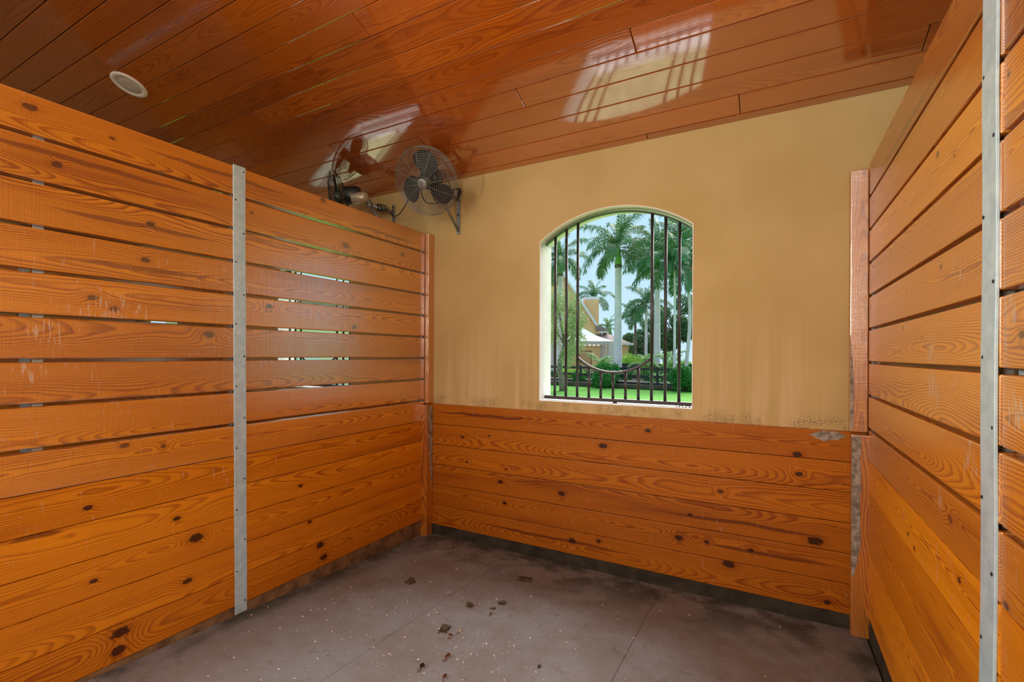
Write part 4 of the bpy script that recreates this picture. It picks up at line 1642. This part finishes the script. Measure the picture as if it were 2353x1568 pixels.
box(bm, (cxl, 2.6, (zz_(690, 52.6) + 4) / 2), (cw, cw * .8, zz_(690, 52.6) - 4), 0.02)
ch = finish(bm, 'chimney', ORANGE, house)
bm = bmesh.new()
box(bm, (cxl, 2.6, zz_(686.5, 52.6)), (cw * 1.04, cw * .84, 0.34), 0.03)
finish(bm, 'chimney_cap', FASCIA, ch)
# low wing with a hipped tile roof
bm = bmesh.new()
xw0, xw1 = (1322 - 1285) * px, (1434 - 1285) * px
zr = zz_(791)
box(bm, ((xw0 + xw1) / 2, 0.2, zr / 2), (xw1 - xw0, 4.0, zr), 0.0)
finish(bm, 'wing_wall', ORANGE, house)
bm = bmesh.new()
e = 0.45
zt = zz_(765)
Vv = [bm.verts.new(p) for p in [(xw0 - e, -1.8 - e, zr), (xw1 + e, -1.8 - e, zr), (xw1 + e, 2.2 + e, zr), (xw0 - e, 2.2 + e, zr), (xw0 - e, 0.2, zt), (xw1 - 1.7, 0.2, zt)]]
for f in ((0, 1, 5, 4), (1, 2, 5), (2, 3, 4, 5), (0, 4, 3), (3, 2, 1, 0)):
    bm.faces.new([Vv[i] for i in f])
finish(bm, 'wing_roof', TILE, house)
bm = bmesh.new()
box(bm, ((xw0 + xw1) / 2, -1.8 - e - 0.05, zr), (xw1 - xw0 + 2 * e, 0.10, 0.20), 0.01)
finish(bm, 'gutter', FASCIA, house)
bm = bmesh.new()
xs0, xs1 = (1372 - 1285) * px, (1396 - 1285) * px
prism(bm, [(xs0 - .2, zz_(758)), (xs1, zz_(764)), (xs1, zz_(762)), (xs0 + .3, zz_(749)), (xs0 - .2, zz_(748))], -0.6, 2.0)
finish(bm, 'porch_roof', TILE, house)
bm = bmesh.new()
box(bm, ((xs0 + xs1) / 2, -0.62, zz_(763)), (xs1 - xs0, 0.06, 0.12), 0.01)
finish(bm, 'gutter', FASCIA, house)

# white canopy tent with curtains
C0 = 42.0
cpx = C0 / FPX
tent = view_empty('canopy_tent', 1336, C0)
tag(tent, 'white canopy tent with scalloped valance in front of the orange house', 'tent')
CANV = simple('white_canvas', (0.88, 0.86, 0.84), 0.8)
CURT = simple('pale_pink_curtain', (0.80, 0.68, 0.64), 0.85)
hw = 63 * cpx
ze, za = zz_(785, C0), zz_(752, C0)
bm = bmesh.new()
n = 10
ctr = [(-hw, -hw * .8), (hw, -hw * .8), (hw, hw * .8), (-hw, hw * .8)]
apx = bm.verts.new((0, 0, za))
for i in range(4):
    a, b = Vector(ctr[i]), Vector(ctr[(i + 1) % 4])
    prev = None
    for j in range(5):
        t = j / 4
        q = a.lerp(b, t)
        mv = bm.verts.new((q.x * .5, q.y * .5, za + (ze - za) * .62)); ev = bm.verts.new((q.x, q.y, ze))
        if prev:
            bm.faces.new((apx, prev[0], mv)); bm.faces.new((prev[0], prev[1], ev, mv))
        prev = (mv, ev)
bmesh.ops.remove_doubles(bm, verts=bm.verts, dist=1e-4)
bmesh.ops.recalc_face_normals(bm, faces=bm.faces)
bmesh.ops.solidify(bm, geom=list(bm.faces), thickness=0.02)
finish(bm, 'canopy', CANV, tent)
bm = bmesh.new()
for i in range(4):
    a, b = Vector(ctr[i]), Vector(ctr[(i + 1) % 4])
    k = 48
    top = []; bot = []
    for j in range(k + 1):
        q = a.lerp(b, j / k)
        top.append(bm.verts.new((q.x, q.y, ze + 0.02))); bot.append(bm.verts.new((q.x, q.y, ze - 0.24 - 0.09 * abs(math.sin(math.pi * j / 4)))))
    for j in range(k):
        bm.faces.new((top[j], top[j + 1], bot[j + 1], bot[j]))
bmesh.ops.solidify(bm, geom=list(bm.faces), thickness=0.015)
finish(bm, 'valance', CANV, tent)
for x, y in ctr:
    bm = bmesh.new()
    tube(bm, [(x * .97, y * .97, 0), (x * .97, y * .97, ze)], 0.045, 8)
    finish(bm, 'pole', FASCIA, tent, True)
    bm = bmesh.new()
    R_ = []
    for j in range(9):
        t = j / 8
        wv = 0.34 - 0.10 * math.sin(math.pi * t) + 0.16 * (1 - t)
        R_.append([bm.verts.new((x * .94 + math.cos(2 * math.pi * q / 16) * wv * (1 + .18 * math.sin(q * 3.1)), y * .94 + math.sin(2 * math.pi * q / 16) * wv * .6, ze * t)) for q in range(16)])
    for A, B in zip(R_, R_[1:]):
        for q in range(16):
            bm.faces.new((A[q], A[(q + 1) % 16], B[(q + 1) % 16], B[q]))
    finish(bm, 'curtain', CURT, tent, True)
# lattice screen in the tent's shade
ls = view_empty('lattice_screen', 1345, 45.2)
tag(ls, 'brown lattice screen standing under the canopy tent', 'screen')
LAT = simple('brown_lattice', (0.33, 0.17, 0.09), 0.7)
lpx = 45.2 / FPX
w, h = 28 * lpx, 2.2
bm = bmesh.new()
for z in (0.06, h):
    box(bm, (0, 0, z), (w, 0.06, 0.08))
for x in (-w / 2, w / 2):
    box(bm, (x, 0, h / 2), (0.08, 0.06, h))
finish(bm, 'frame', LAT, ls)
bm = bmesh.new()
for i in range(9):
    box(bm, (-w / 2 + w * (i + .5) / 9, 0, h / 2), (0.03, 0.02, h))
for i in range(14):
    box(bm, (0, 0.02, h * (i + .5) / 14), (w, 0.02, 0.03))
finish(bm, 'lattice', LAT, ls)

# cream outbuilding that shows as bright slits through the left partition
CREAM = simple('cream_render', (0.98, 0.85, 0.64), 0.85, noise=0.8, amount=0.06)
ob = empty('outbuilding', (-19.5, 15.2, GZ))
ob.rotation_euler = (0, 0, math.radians(52))
tag(ob, 'cream outbuilding glimpsed through the gaps of the left partition', 'building')
bm = bmesh.new(); box(bm, (0, 0, 1.6), (10, 5, 3.2)); finish(bm, 'wall', CREAM, ob)
bm = bmesh.new(); prism(bm, [(-5.4, 3.2), (5.4, 3.2), (4.2, 4.6), (-4.2, 4.6)], -2.9, 2.9); finish(bm, 'roof', TILE, ob)
for x in (-2.8, 0, 2.8):
    bm = bmesh.new(); box(bm, (x, -2.52, 1.6), (1.1, 0.08, 1.3), 0.02); finish(bm, 'window', FASCIA, ob)
